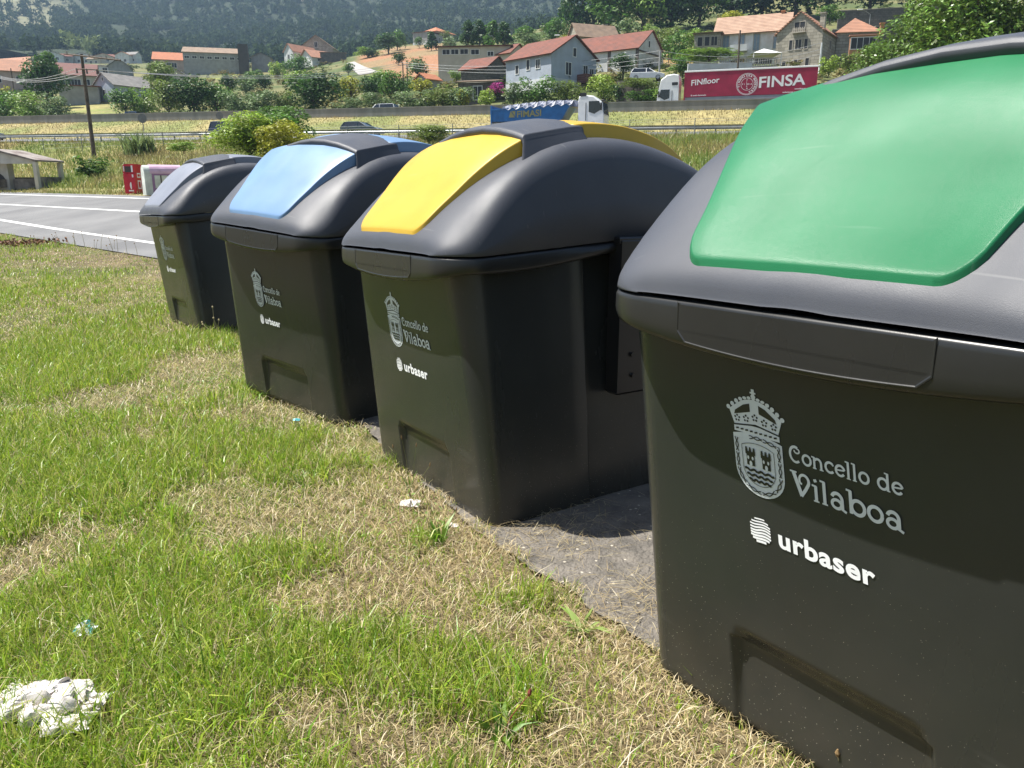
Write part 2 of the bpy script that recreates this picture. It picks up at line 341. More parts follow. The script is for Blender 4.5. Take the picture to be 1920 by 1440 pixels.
FZ = [1.196, 1.222, 1.243, 1.274, 1.333, 1.432, 1.54, 1.603, 1.678, 1.702, 1.70, 1.658, 1.59, 1.51, 1.41, 1.33, 1.275, 1.245, 1.222, 1.21]
_fy = np.linspace(-.135, 1.735, 1871); _fz = pchip(FX, FZ, _fy); _w = np.minimum(np.minimum(_fy + .135, 1.735 - _fy) * .45, .09) * 1000
for _ in range(2):                                         # running mean, narrower towards the steep ends
    _cs = np.concatenate([[0], np.cumsum(_fz)]); _i = np.arange(1871); _a = np.maximum(0, (_i - _w).astype(int)); _b = np.minimum(1870, (_i + _w).astype(int)); _fz = (_cs[_b + 1] - _cs[_a]) / (_b + 1 - _a)
def zfl(y): return float(np.interp(y, _fy, _fz))
def lid_mesh():
    ys = [-.135, -.1345, -.133, -.13, -.126, -.12, -.112, -.104, -.09, -.07, -.05, -.02] + list(np.arange(.02, 1.6, .04)) + [1.6, 1.64, 1.67, 1.69, 1.705, 1.715, 1.722, 1.728, 1.732, 1.734, 1.735]
    rows = []; NF = 8
    for y in ys:
        e = min(y - RF, RB - y); W = RW - .003
        if e < RR: W = W - RR + math.sqrt(max(0, RR * RR - (RR - e) ** 2))
        zb = zseam(W, y) + .003; zt = max(zfl(y), zb + .001); H = zt - zb; half = []
        m_ = sm1((min(y, 1.6 - y) + .08) / .42); p_, q_ = 4.5 + 10 * m_, 2.5 + 3.7 * m_; half.append((W - .004, zb - .001))
        for k in range(31):                                # one smooth convex cheek: superellipse, leaning in a little
            t = math.pi / 2 * (k / 30.4); cx, sz = math.cos(t) ** (2 / p_), math.sin(t) ** (2 / q_); half.append((W * cx * (1 - .10 * sz * min(1, H / .5)) , zb + H * sz))
        half.append((half[-1][0] * .3, zt + .003))
        row = [(x + XO, y, z) for x, z in half] + [(-x + XO, y, z) for x, z in reversed(half)]; rows.append(row)
    b = MB(); b.grid(rows); return b.mesh('lid', 'lid_grey', True)
def panel_mesh(name, ys, zs, hx, matn, y0, y1, crown=(.004, .062), r0=.045, r1=.0):
    rows = []; N = 36; T = [0, .003, .008, .015, .025, .04] + list(np.linspace(.06, .94, 26)) + [.96, .975, .985, .992, .997, 1]
    def half(y):
        e0, e1 = y - y0, y1 - y; h = float(np.interp(y, hx[0], hx[1]))
        for e, r in ((e0, r0), (e1, r1)):
            if r and e < r: h -= r - math.sqrt(max(0, r * r - (r - e) ** 2))
        return h
    def zt(y): return zfl(y) + float(pchip(ys, zs, y))
    yy = [y0 + (y1 - y0) * t for t in T]; first = True
    for i, y in enumerate(yy):
        h = half(y); lip = .004 * max(0, 1 - (y - y0) / .005) ** 2 + .006 * max(0, 1 - (y1 - y) / .005) ** 2; row = []
        prof = [(h, -9), (h, -.008), (h - .001, -.004), (h - .003, -.001), (h - .0065, 0)] + [((h - .0065) * t, None) for t in (.85, .6, .3, 0)]
        for x, d in prof:
            if d == -9: z = zfl(y) - .045
            else:
                c = (crown[0] + (crown[1] - crown[0]) * (y - y0) / (y1 - y0)) * (1 - (x / max(h, .01)) ** 2) + .016 * (x / .45 - 1) * max(0, min(1, (y - y0) / (y1 - y0) if y1 < .5 else 0)); z = zt(y) + c + (d or 0) - lip
            row.append((x, y, z))
        row = row + [(-x, y, z) for x, y, z in reversed(row[:-1])]; rows.append(row)
    for end in (0, -1): rows.insert(0 if end == 0 else len(rows), [(x, y, zfl(y) - .045) for x, y, z in rows[end]])
    b = MB(); b.grid(rows); return b.mesh(name, matn, True)
def bridge_mesh():
    rows = []; ys = [.318, .319, .322, .328, .336, .35, .38, .43, .5, .56, .61, .632, .642, .648, .650]
    for i, y in enumerate(ys):
        zt = float(pchip([.3, .34, .45, .6, .67], [1.682, 1.693, 1.714, 1.740, 1.746], y)); lip = .012 * max(0, 1 - (y - .318) / .012) ** 2 + .012 * max(0, 1 - (.65 - y) / .012) ** 2
        sl = .055 * max(0, 1 - (y - .318) / .10) if y < .42 else 0
        half = [(.556, zfl(y - .02) - .045), (.548, zfl(y - .02) - .01), (.508, zt - .024), (.504, zt - .007), (.501, zt - .0018), (.496, zt)] + [(.496 * t, zt + .078 * (1 - t * t)) for t in (.85, .6, .3, 0)]
        row = []
        for k, (x, z) in enumerate(half): row.append((x, y - (.03 if k < 2 and y < .36 else 0), z - lip))
        rows.append([(x * .935 + .02, y_, z + .018 * (x / .5 - 1)) for x, y_, z in row + [(-x, y_, z) for x, y_, z in reversed(row[:-1])]])
    for e in (0, -1):
        base = rows[e]; inner = []
        for x, y, z in base: inner.append((x * .985, y + (.006 if e == 0 else -.004), max(z - .02, zfl(y) - .02)))
        rows.insert(0 if e == 0 else len(rows), inner)
        inner2 = [(x, y + (.05 if e == 0 else -.03), max(z - .01, zfl(y) - .02)) for x, y, z in inner]
        rows.insert(0 if e == 0 else len(rows), inner2)
    b = MB(); b.grid(rows); return b.mesh('bridge', 'lid_grey', True)

# ---- stickers on the front face: strokes drawn flat in (x, z), then laid on the sloping face
def on_face(me, off):
    for v in me.vertices: x, z = v.co.x, v.co.y; v.co = (x - .14 * (z - .8), yface(z) - off - v.co.z, z)
    me.update(); return me
def crest_fit(me):
    for v in me.vertices:
        z = .705 + (v.co.y - .695) * 1.033
        if z > .945: z = .945 + (z - .945) * .65
        v.co.x = SX + (v.co.x - SX) * 1.07; v.co.y = z
    return me
class Pen:
    def __init__(s): s.b = MB(); s.k = 0
    def stroke(s, pts, w0, w1=None):
        w1 = w1 or w0; n = len(pts); L = []; Rr = []
        for i, (x, y) in enumerate(pts):
            a = pts[max(i - 1, 0)]; c = pts[min(i + 1, n - 1)]; dx, dy = c[0] - a[0], c[1] - a[1]; l = math.hypot(dx, dy) or 1
            w_ = (w0 + (w1 - w0) * i / max(1, n - 1)) / 2; L.append((x - dy / l * w_, y + dx / l * w_, s.k)); Rr.append((x + dy / l * w_, y - dx / l * w_, s.k))
        s.b.grid([L, Rr]); s.k += 2e-5; return s
    def disc(s, x, y, r, n=14, ry=None):
        s.b.add([(x + r * math.cos(2 * math.pi * k / n), y + (ry or r) * math.sin(2 * math.pi * k / n), s.k) for k in range(n)], [tuple(range(n))]); s.k += 2e-5; return s
    def poly(s, pts): s.b.add([(x, y, s.k) for x, y in pts], [tuple(range(len(pts)))]); s.k += 2e-5; return s
def arc(cx, cy, rx, ry, a0, a1, n=18): return [(cx + rx * math.cos(R(a0 + (a1 - a0) * i / n)), cy + ry * math.sin(R(a0 + (a1 - a0) * i / n))) for i in range(n + 1)]
def glyph(ch):                                             # (strokes, advance); x-height 1
    W = .2; st = lambda *p, w=W, v=None: (list(p), w, v or w)
    bowl = lambda cx: (arc(cx, .5, .37, .42, 0, 360, 26), W, W)
    foot = lambda x: st((x - .17, .03), (x + .17, .03), w=.09); cap = lambda x, y: st((x - .24, y - .02), (x + .06, y - .05), w=.12)
    return {'o': ([bowl(.48)], .98), 'c': ([(arc(.5, .5, .38, .42, 48, 318, 20), W, W), st((.70, .86), (.82, .70), w=.15)], .92),
        'e': ([(arc(.48, .5, .37, .42, 12, 325, 22), W, W), st((.16, .5), (.84, .58), w=.13)], .96),
        'n': ([st((.2, 0), (.2, .98)), cap(.2, 1), foot(.2), (arc(.52, .56, .3, .34, 150, 0, 10) + [(.82, 0)], W, W), foot(.84)], 1.1),
        'l': ([st((.22, 0), (.22, 1.4)), cap(.22, 1.42), foot(.22)], .52), 'i': ([st((.22, 0), (.22, .98)), cap(.22, 1), foot(.22), st((.12, 1.26), (.30, 1.34), w=.17)], .52),
        'd': ([bowl(.46), st((.84, 0), (.84, 1.4)), cap(.84, 1.42), st((.84, .03), (1.02, .05), w=.1)], 1.12),
        'b': ([bowl(.6), st((.2, .04), (.2, 1.4)), cap(.2, 1.42)], 1.08),
        'a': ([(arc(.42, .3, .28, .26, 0, 360, 20), W * .9, W * .9), (arc(.45, .62, .3, .34, 165, 0, 10) + [(.75, .12)], W, W), st((.7, .1), (.98, -.04), w=.15)], 1.06),
        'V': ([st((.2, 1.46), (.66, .04), w=.25), st((-.02, 1.47), (.42, 1.47), w=.1), ([(.62, .04), (.92, .5)] + arc(.86, 1.05, .30, .36, -30, 215, 18) + [(.72, .82)], .2, .13)], 1.36),
        'C': ([(arc(.62, .72, .5, .66, 62, 310, 22), .24, .2), (arc(.78, 1.06, .24, .2, 80, -190, 14), .13, .13)], 1.2), ' ': ([], .55)}[ch]
def word(pen, txt, x0, x1, z0, h, slope=0):
    adv = sum(glyph(c)[1] for c in txt); sx = (x1 - x0) / adv; x = x0
    for c in txt:
        G_, a = glyph(c)
        for pts, w0, w1 in G_:
            k = (sx + h) / 2; pen.stroke([(x + p * sx, z0 + (q * h) + (x + p * sx - x0) * slope) for p, q in pts], w0 * k, w1 * k)
        x += a * sx
def town_name():
    p = Pen(); word(p, 'Concello de', -.050, .226, .823, .0275); word(p, 'Vilaboa', -.050, .224, .744, .0385); return on_face(p.b.mesh('town_name', 'sticker_silver'), .0022)
def firm_name():
    me = text_mesh('firm_name', 'urbaser', .066, 'sticker_white', bold=.0021, spacing=1.08); xs = [v.co.x for v in me.vertices]; k = .25 / (max(xs) - min(xs)); m0 = min(xs)
    for v in me.vertices: v.co = (-.102 + (v.co.x - m0) * k, .592 + v.co.y * 1.0, 0)
    return on_face(me, .002)
def firm_emblem():                                         # disc of wavy bands
    p = Pen(); cx, cz, r = -.155, .614, .035
    for i in range(9):
        t = -1 + (i + .45) * 2 / 9; pts = []
        for k in range(15):
            u = -1 + k / 7; x = u * r; z = t * r * .96 + .16 * r * math.sin(u * 2.6 + .3) * (1 - abs(t) * .5) - .10 * r * u
            if (x / r) ** 2 + (z / r) ** 2 < .98: pts.append((cx + x, cz + z))
        if len(pts) > 2: p.stroke(pts, .0062 - .00035 * i)
    return on_face(p.b.mesh('firm_emblem', 'sticker_white'), .002)
SX, SW = -.140, .067                                       # crest axis and half width
def shield_outline(s, top, bot):
    L = [(-s, top), (-s, bot + s * .95)] + [(s * math.cos(R(a)) , bot + s * .95 + s * .95 * math.sin(R(a))) for a in range(190, 351, 10)] + [(s, bot + s * .95), (s, top)]
    n = 8
    return L + [(s - 2 * s * i / n, top + .010 * (1 - (2 * i / n - 1) ** 2)) for i in range(1, n)]
def crest_plate():                                         # shield and crown in silver
    p = Pen(); p.poly([(SX + x, z) for x, z in shield_outline(SW, .838, .695)])
    p.poly([(SX + x, z) for x, z in ((-.062, .845), (.062, .845), (.062, .858), (0, .868), (-.062, .858))])
    p.poly([(SX + x, z) for x, z in [(-.060, .862), (-.072, .896)] + [(-.072 + .144 * i / 10, .896 + .036 * math.sin(math.pi * i / 10)) for i in range(1, 10)] + [(.072, .896), (.060, .862), (0, .872)]])
    for i in range(13): a = i / 12; p.disc(SX - .074 + .148 * a, .900 + .038 * math.sin(math.pi * a), .0058, 8)
    p.stroke([(SX, .93), (SX, .972)], .008); p.stroke([(SX - .008, .958), (SX + .008, .958)], .006); p.disc(SX, .945, .007, 8)
    return on_face(crest_fit(p.b.mesh('crest', 'sticker_silver')), .0018)
def crest_drawing():                                       # the dark line work
    p = Pen()
    for s in (-1, 1):
        p.poly([(SX + s * x, z) for x, z in ((.012, .900), (.058, .886), (.055, .896), (.030, .914), (.012, .920))])
    for i in range(5):
        x = -.05 + .025 * i; z = .884 - .010 * (abs(i - 2) / 2) ** 2 + (.0 if i % 2 else .004)
        for a in range(5): p.disc(SX + x + .0062 * math.cos(R(90 + 72 * a)), z + .0066 * math.sin(R(90 + 72 * a)), .0029, 6)
    for i in range(9): x = -.052 + .013 * i; p.stroke([(SX + x - .004, .852), (SX + x + .004, .854)], .004)
    p.stroke([(SX - .062 + .124 * i / 10, .861 + .007 * math.sin(math.pi * i / 10)) for i in range(11)], .0022)
    for side in (0, 1):                                    # chain border
        path = []
        s = .058; o = shield_outline(s, .829, .705); tot = []
        for i in range(len(o)):
            a, b = o[i], o[(i + 1) % len(o)]; l = math.hypot(b[0] - a[0], b[1] - a[1]); m = max(1, int(l / .0028))
            for k in range(m): tot.append((a[0] + (b[0] - a[0]) * k / m, a[1] + (b[1] - a[1]) * k / m, (b[1] - a[1]) / l, -(b[0] - a[0]) / l))
        run = []
        for k, (x, z, nx, nz_) in enumerate(tot):
            d = (.0036 if side else -.0036) * math.cos(k / 8 * 2 * math.pi / 1.6); run.append((SX + x + nx * d, z + nz_ * d))
            if k % 13 == 12: p.stroke(run, .0024); run = []
    fr = shield_outline(.044, .815, .722); p.stroke([(SX + x, z) for x, z in fr + fr[:1]], .0013)
    for cx in (-.0215, .0215):                               # two castles
        p.poly([(SX + cx + x, z) for x, z in ((-.011, .768), (.011, .768), (.011, .794), (.0135, .794), (.0135, .802), (-.0135, .802), (-.0135, .794), (-.011, .794))])
        for dx in (-.0105, 0, .0105): p.poly([(SX + cx + dx + x, z) for x, z in ((-.0032, .802), (.0032, .802), (.002, .812), (-.002, .812))])
    for k, z in enumerate((.757, .745, .733)):
        h = .040 - .005 * k; p.stroke([(SX - h + 2 * h * i / 20, z + .0022 * math.sin(i * 1.25)) for i in range(21)], .0058)
    p.b.mi = 1; p.k += 3e-4                                # gate and windows of each castle
    for cx in (-.0215, .0215):
        p.disc(SX + cx, .773, .0042, 10, .0065)
        for dx in (-.0062, .0062): p.disc(SX + cx + dx, .7865, .0029, 8, .0046)
    return on_face(crest_fit(p.b.mesh('crest_drawing', ['sticker_dark', 'sticker_silver'])), .0024)
def bracket_mesh():
    b = MB(); b.box((.668, .845, .89), (.085, .27, .72), bev=.012); b.box((.655, .845, 1.24), (.10, .29, .035), bev=.008); return b.mesh('lifting_bracket', 'steel_black')
def build_container():
    root = empty('waste_container'); part = lambda me, p=root: link(me.name, me, p)
    part(body_mesh()); rm = part(rim_mesh()); part(plate_mesh(), rm); part(lid_mesh())
    fp = part(panel_mesh('front_flap', [-.107, .03, .13, .23, .34], [.017, .026, .043, .058, .067], ([-.107, 0, .11, .2, .325], [.328, .358, .398, .435, .478]), 'panel_green', -.107, .338, r0=.05))
    bp_ = part(panel_mesh('rear_flap', [.55, .84, 1.08, 1.29, 1.46, 1.6, 1.69], [.058, .06, .064, .072, .06, .03, .014], ([.6, 1.1, 1.69], [.485, .47, .33]), 'panel_green', .60, 1.69, (.05, .006), r1=.05))
    part(bridge_mesh()); br = part(bracket_mesh()); bl = br.copy(); COL.objects.link(bl); bl.scale.x = -1
    bo = MB()
    bb = MB(); bb.tube([(.708, 0, 0), (.722, 0, 0)], .011, 6); bm_ = bb.mesh('bolt', 'steel_black')
    for y, z in ((.79, .95), (.90, .93), (.79, .72), (.90, .70), (.8, .62), (.91, .60)): link('bolt', bm_, br, (0, y, z))
    fb = MB(); fb.tube([(0, 0, 0), (0, 0, .05)], [.05, .045], 10); fm = fb.mesh('foot', 'steel_black')
    for x in (-.42, .42):
        for y in (.2, 1.4): link('foot', fm, root, (x, y, -.015))
    c = part(crest_plate()); part(crest_drawing(), c); part(town_name()); part(firm_name()); part(firm_emblem())
    return root
BINS = [  # x, y, yaw, z, tilt x, tilt y, flap material, label
    (-3.649, 8.308, -52.165, -.006, .018, -.018, 'panel_grey', 'all grey lidded waste container, farthest of the row, next to the road'),
    (-1.605, 5.058, -41.774, .018, -.005, .053, 'panel_blue', 'black waste container with sky blue flaps in its grey lid'),
    (-.498, 3.646, -56.565, -.017, -.015, -.016, 'panel_yellow', 'black waste container with yellow flaps in its grey lid'),
    (.698, 1.662, -55.101, .008, .001, -.012, 'panel_green', 'large black waste container with bright green flap, closest to the viewer')]
proto = build_container()
for i, (x, y, a, z, tx, ty, fm, lab) in enumerate(reversed(BINS)):
    o = proto if i == 0 else copy_tree(proto)
    T3 = Matrix(((1, 0, ty), (0, 1, -tx), (-ty, tx, 1))).to_4x4()
    o.matrix_world = Matrix.Translation((x, y, z)) @ Matrix.Rotation(R(a), 4, 'Z') @ T3.normalized()
    tag(o, lab, 'waste container', 'waste containers in a row on the verge')
    for ch in o.children:
        if 'flap' in ch.name:
            ch.material_slots[0].link = 'OBJECT'; ch.material_slots[0].material = M[fm]
        if i == 2 and ch.name.split('.')[0] in ('crest', 'town_name', 'firm_name', 'firm_emblem'):   # this one's stickers are smaller and sit lower
            ch.scale = (.72, 1, .94); ch.location = (-.05, .0, -.005)
BIN_INV = []
for x, y, a, z, tx, ty, fm, lab in BINS: BIN_INV.append((x, y, math.cos(R(a)), math.sin(R(a))))
def in_bins(X, Y, m=0.0):
    X = np.asarray(X); Y = np.asarray(Y); r = np.zeros(X.shape, bool)
    for x, y, c, s in BIN_INV:
        lx = c * (X - x) + s * (Y - y); ly = -s * (X - x) + c * (Y - y)
        r |= (abs(lx - .07) < .57 + m) & (ly > .09 - m) & (ly < 1.58 + m)
    return r
# ------------------------------------------------------------ the ground, the roads
def lin(*c): return tuple(((v / 255) / 12.92 if v < 10 else ((v / 255 + .055) / 1.055) ** 2.4) for v in c)
attr_mat('ground_mat', .95, noise=.4, nscale=1.3, bump=.6, bscale=9)
n_ = M['ground_mat'].node_tree.nodes
def axis(*segs):
    out = []
    for a, b, st in segs: out += list(np.arange(a, b, st))
    return np.array(out)
gx = axis((-640, -160, 30), (-160, -60, 4), (-60, 70, .9), (70, 200, 5), (200, 661, 20)); gy = axis((-60, -8, 4), (-8, 34, .6), (34, 130, 1), (130, 440, 3.5))
X, Y = np.meshgrid(gx, gy); Z = gz(X, Y)
nn = NX * X + NY * Y; mm_ = np.maximum(.66 * X + .75 * Y, .40 * nn)
jit = lambda s_, sd: vnoise(X / s_ + 50, Y / s_ + 50, sd)
C = np.zeros(X.shape + (3,))
def paint(mask, c, c2=None, sc=3., sd=1):
    c = np.array(c); m = np.clip(mask, 0, 1)[..., None]
    cc = c if c2 is None else c + (np.array(c2) - c) * smooth((jit(sc, sd) - .3) / .4)[..., None]
    C[:] = C * (1 - m) + cc * m
paint(np.ones(X.shape), (.115, .088, .048), (.085, .085, .03), 1.2, 2)                       # thin turf and straw round the bins
paint(smooth((mm_ - 14.8) / .8), (.30, .25, .12), (.17, .17, .055), 4, 3)                     # verge beyond the road
paint(smooth((mm_ - 17) / 2), (.15, .175, .05), (.26, .22, .09), 5, 4)                   # overgrown bank
paint(smooth((nn - 56.3) / .5), (.40, .30, .15), (.33, .26, .13), 4, 5)                     # gravel edge of the motorway
paint(smooth((nn - 74) / 1.5), (.28, .235, .10), (.17, .185, .06), 5, 6)                     # dry grass slope
paint(smooth((nn - 86) / 1.), (.17, .165, .155), None)                                     # upper carriageway edge
paint(smooth((nn - 94) / 3), (.075, .10, .028), (.16, .15, .06), 8, 7)                      # hillside
uu = 960 + FPX * 1.03 * X / np.maximum(Y, 5)                                              # rough picture column, for placing the fields
red = smooth((Y - 172) / 12) * smooth((318 - Y) / 12) * smooth((uu - (672 + (Y < 230) * 40)) / 25) * smooth((862 - uu) / 20)
paint(red * smooth((jit(22, 9) * .6 + jit(7, 8) * .4 + .2 - .28) / .15), (.29, .145, .075), (.23, .16, .08), 14, 10)
paint(smooth((Y - 125) / 10) * smooth((165 - Y) / 10) * smooth((uu - 105) / 20) * smooth((240 - uu) / 20), (.17, .20, .05), (.27, .24, .09), 8, 11)
paint(smooth((Y - 222) / 10) * smooth((275 - Y) / 10) * smooth((uu - 395) / 20) * smooth((480 - uu) / 20), (.20, .22, .05))
paint(smooth((Y - 135) / 5) * smooth((185 - Y) / 10) * smooth((uu - 1180) / 40) * smooth((1420 - uu) / 40), (.26, .17, .07), (.12, .14, .04), 6, 12)
def grid_mesh(name, X, Y, Z, mat, col=None, sm_=True):
    r, c = X.shape; idx = np.arange(r * c).reshape(r, c)
    F = np.stack([idx[:-1, :-1], idx[:-1, 1:], idx[1:, 1:], idx[1:, :-1]], -1).reshape(-1, 4)
    return npmesh(name, np.stack([X, Y, Z], -1).reshape(-1, 3), F, mat, sm_, None if col is None else col.reshape(-1, 3))
tag(link('ground', grid_mesh('ground', X, Y, Z - .015, 'ground_mat', C)), kind='structure')

def strip(name, pts_a, pts_b, mat, lift, n=60, m=8, parent=None, kind='structure'):
    A = np.array(pts_a); B = np.array(pts_b); t = np.linspace(0, 1, n)[:, None]; s = np.linspace(0, 1, m)[None, :, None]
    L = A[0] + (A[1] - A[0]) * t; Q = B[0] + (B[1] - B[0]) * t; W = L[:, None] * (1 - s) + Q[:, None] * s
    x, y = W[..., 0], W[..., 1]; z = gz(x, y) + lift; return tag(link(name, grid_mesh(name, x, y, z, mat), parent), kind=kind)
def ext(a, b, k0, k1): a, b = np.array(a[:2]), np.array(b[:2]); return a + (a - b) * k0, b + (b - a) * k1
mk('asphalt', (.115, .115, .117), .85, .12, .45, .5, 90, c2=(.178, .177, .176), detail=10); mk('road_paint', (.50, .50, .48), .7, .08, 5, c2=(.70, .70, .68), detail=8)
mk('motorway_asphalt', (.13, .13, .135), .85, .1, .3)
e0, e1 = G(0, 437), G(300, 486); f0, f1 = G(0, 360), G(268, 368)
na, nb = ext(e0, e1, 1.2, 1.6); fa, fb = ext(f0, f1, 1.0, 2.2)
strip('road', (na, nb), (fa, fb), 'asphalt', .012, 120, 30)
def line_mark(p, q, w_, k0, k1, name):
    a, b = ext(p, q, k0, k1); d = (b - a) / np.linalg.norm(b - a); o = np.array([-d[1], d[0]]) * w_ / 2; strip(name, (a - o, b - o), (a + o, b + o), 'road_paint', .018, 120, 3)
line_mark(G(0, 413), G(290, 457), .17, 1.2, 1.2, 'road_marking'); line_mark(G(0, 383.5), G(270, 398), .16, 1.2, 1.8, 'road_marking'); line_mark(G(0, 364.5), G(260, 372.5), .15, 1.0, 1.8, 'road_marking')
MD = np.array([NY, -NX]); MN = np.array([NX, NY])
def mp(s, n): return MD * s + MN * n                        # motorway coordinates -> x, y
def mz(s, n): p = mp(s, n); return float(gz(p[0], p[1]))
strip('motorway_carriageway', (mp(-160, 61), mp(120, 61)), (mp(-160, 73.4), mp(120, 73.4)), 'motorway_asphalt', .05, 60, 6)
strip('motorway_carriageway', (mp(-160, 86.8), mp(120, 86.8)), (mp(-160, 95), mp(120, 95)), 'motorway_asphalt', .05, 60, 6)
for n in (61.6, 67.2, 72.8, 87.4, 94.4): strip('motorway_marking', (mp(-160, n), mp(120, n)), (mp(-160, n + .15), mp(120, n + .15)), 'road_paint', .056, 60, 2)
# lane up the hill between the white house and the red field
mk('lane', (.34, .32, .30), .9, .08, 1)
LP_ = [G(692, 138.5), G(672, 128), G(657, 118), G(653, 106)]
lv = MB(); rows = []
for i, p in enumerate(LP_):
    w_ = (2.6, 1.9, 1.4, 1.3)[i]; rows.append([(p.x - w_, p.y, float(gz(p.x - w_, p.y)) + .12), (p.x + w_, p.y, float(gz(p.x + w_, p.y)) + .12)])
lv.grid(rows); tag(lv.build('lane', 'lane'), kind='structure')

# concrete hardstanding under the bins, with a ragged front edge
mk('hardstanding', (.085, .078, .068), .92, .2, 9, 1.0, 55, c2=(.185, .165, .14), detail=9)
hm = M['hardstanding']; hn, hl = hm.node_tree.nodes, hm.node_tree.links; hb = hn['Principled BSDF']
vo = hn.new('ShaderNodeTexVoronoi'); vo.inputs['Scale'].default_value = 30; tc = hn.new('ShaderNodeTexCoord'); hl.new(tc.outputs['Object'], vo.inputs['Vector'])
lt = hn.new('ShaderNodeMath'); lt.operation = 'LESS_THAN'; lt.inputs[1].default_value = .2; hl.new(vo.outputs['Distance'], lt.inputs[0])
wn = hn.new('ShaderNodeTexWhiteNoise'); hl.new(vo.outputs['Position'], wn.inputs['Vector']); gt = hn.new('ShaderNodeMath'); gt.operation = 'GREATER_THAN'; gt.inputs[1].default_value = .78; hl.new(wn.outputs['Value'], gt.inputs[0])
mu = hn.new('ShaderNodeMath'); mu.operation = 'MULTIPLY'; hl.new(lt.outputs[0], mu.inputs[0]); hl.new(gt.outputs[0], mu.inputs[1])
mx = hn.new('ShaderNodeMix'); mx.data_type = 'RGBA'; mx.inputs[7].default_value = (.42, .38, .31, 1); hl.new(mu.outputs[0], mx.inputs[0]); hl.new(hb.inputs['Base Color'].links[0].from_socket, mx.inputs[6]); hl.new(mx.outputs[2], hb.inputs['Base Color'])
edge_px = [(450, 600), (520, 660), (620, 740), (696, 815), (722, 855), (790, 900), (865, 965), (912, 1008), (955, 1040), (1005, 1078), (1060, 1100), (1110, 1150), (1180, 1190), (1262, 1235), (1400, 1310), (1600, 1420), (1800, 1600)]
EDGE = [G(*e) for e in edge_px]; EX = np.array([p.x for p in EDGE]); EY = np.array([p.y for p in EDGE])
def pad_dist(x, y):                                        # > 0 on the hardstanding side of the ragged edge
    s = np.interp(-np.asarray(y, float), -EY, EX); return np.asarray(x, float) - s
px_, py_ = np.meshgrid(np.linspace(0, 1, 60), np.linspace(-.2, 11, 260)); s_ = np.interp(-py_, -EY, EX) + .05 * (vnoise(py_ * 9, py_ * 0 + 3, 21) - .5) + .03 * (vnoise(py_ * 31, py_ * 0 + 3, 22) - .5)
hx_ = s_ + px_ ** 1.6 * 6.0; tag(link('hardstanding', grid_mesh('hardstanding', hx_, py_, gz(hx_, py_) + .004 + .004 * vnoise(hx_ * 6, py_ * 6, 5), 'hardstanding')), kind='structure')

# ------------------------------------------------------------ grass: every blade a small bent strip
def blades(x, y, z, L, wd, lean, az, col, bend=.6, rnd=rng):
    n = len(x); ca, sa = np.cos(az), np.sin(az); pa = rnd.random(n) * 6.28; wx, wy = np.cos(pa) * wd / 2, np.sin(pa) * wd / 2
    V = np.zeros((n, 5, 3), np.float32); l1 = lean * (1 - bend * .5); l2 = np.minimum(lean * (1 + bend * .6), 1.75)
    h1 = L * .52; mxp = np.sin(l1) * h1; mz_ = np.cos(l1) * h1; tx = mxp + np.sin(l2) * L * .48; tz = mz_ + np.cos(l2) * L * .48
    for k, (r, hz_, ww) in enumerate(((0, 0, 1), (0, 0, -1), (mxp, mz_, -.8), (mxp, mz_, .8), (tx, tz, 0))):
        V[:, k, 0] = x + ca * r + wx * ww; V[:, k, 1] = y + sa * r + wy * ww; V[:, k, 2] = z + hz_
    b = np.arange(n)[:, None] * 5; F = np.concatenate([b + np.array([[0, 1, 2]]), b + np.array([[0, 2, 3]]), b + np.array([[3, 2, 4]])]).astype(np.int32)
    return V.reshape(-1, 3), F, np.repeat(col, 5, 0)
attr_mat('grass_blade', .4, trans=.38, spec=.5)
straw_px = [(360, 685, 60, 25), (230, 745, 90, 30), (640, 830, 70, 40), (560, 930, 200, 45), (760, 960, 130, 60), (470, 985, 150, 50), (60, 1040, 60, 60), (660, 1120, 230, 50), (900, 1060, 160, 50), (1150, 1290, 130, 60), (950, 1180, 180, 50), (1250, 1400, 150, 50), (280, 520, 60, 60), (240, 480, 70, 30), (330, 610, 50, 25), (560, 770, 90, 25), (760, 1390, 260, 50), (600, 1330, 120, 40), (680, 640, 90, 25)]
green_px = [(120, 700, 160, 160), (60, 560, 140, 70), (330, 1150, 300, 110), (120, 900, 200, 90), (470, 1290, 330, 110), (150, 1250, 250, 180), (560, 720, 90, 30), (420, 640, 60, 20), (600, 820, 60, 22), (900, 1330, 120, 60), (980, 1130, 60, 40), (230, 620, 100, 60), (700, 1210, 130, 40), (800, 1020, 60, 30)]
def wpts(L): 
    out = []
    for u, v, a, b in L: p = G(u, v); q = G(u + a, v); r = G(u, v + b); out.append((p.x, p.y, abs(q.x - p.x) + 1e-3, abs(r.y - p.y) + 1e-3))
    return out
SPW, GPW = wpts(straw_px), wpts(green_px)
def greenness(x, y):
    g = .55 + .6 * (vnoise(x * .8 + 9, y * .8 + 9, 31) - .5) + .7 * (vnoise(x * 2.6 + 9, y * 2.6 + 9, 32) - .5) + .6 * (vnoise(x * 8, y * 8, 33) - .5)
    for px, py, a, b in SPW: g = g - .58 * np.exp(-((x - px) / a) ** 2 - ((y - py) / b) ** 2)
    for px, py, a, b in GPW: g = g + .45 * np.exp(-((x - px) / a) ** 2 - ((y - py) / b) ** 2)
    pd = pad_dist(x, y); g = g - .35 * np.exp(-(np.minimum(pd, 0) / .35) ** 2); return np.clip(g, 0, 1)
def sample(n, y0, y1, k0=-.80, k1=.50):
    y = np.sqrt(rng.random(n) * (y1 ** 2 - y0 ** 2) + y0 ** 2); k = k0 + (k1 - k0) * rng.random(n); return y * k, y
road_a, road_d = np.array(na), np.array(nb) - np.array(na)
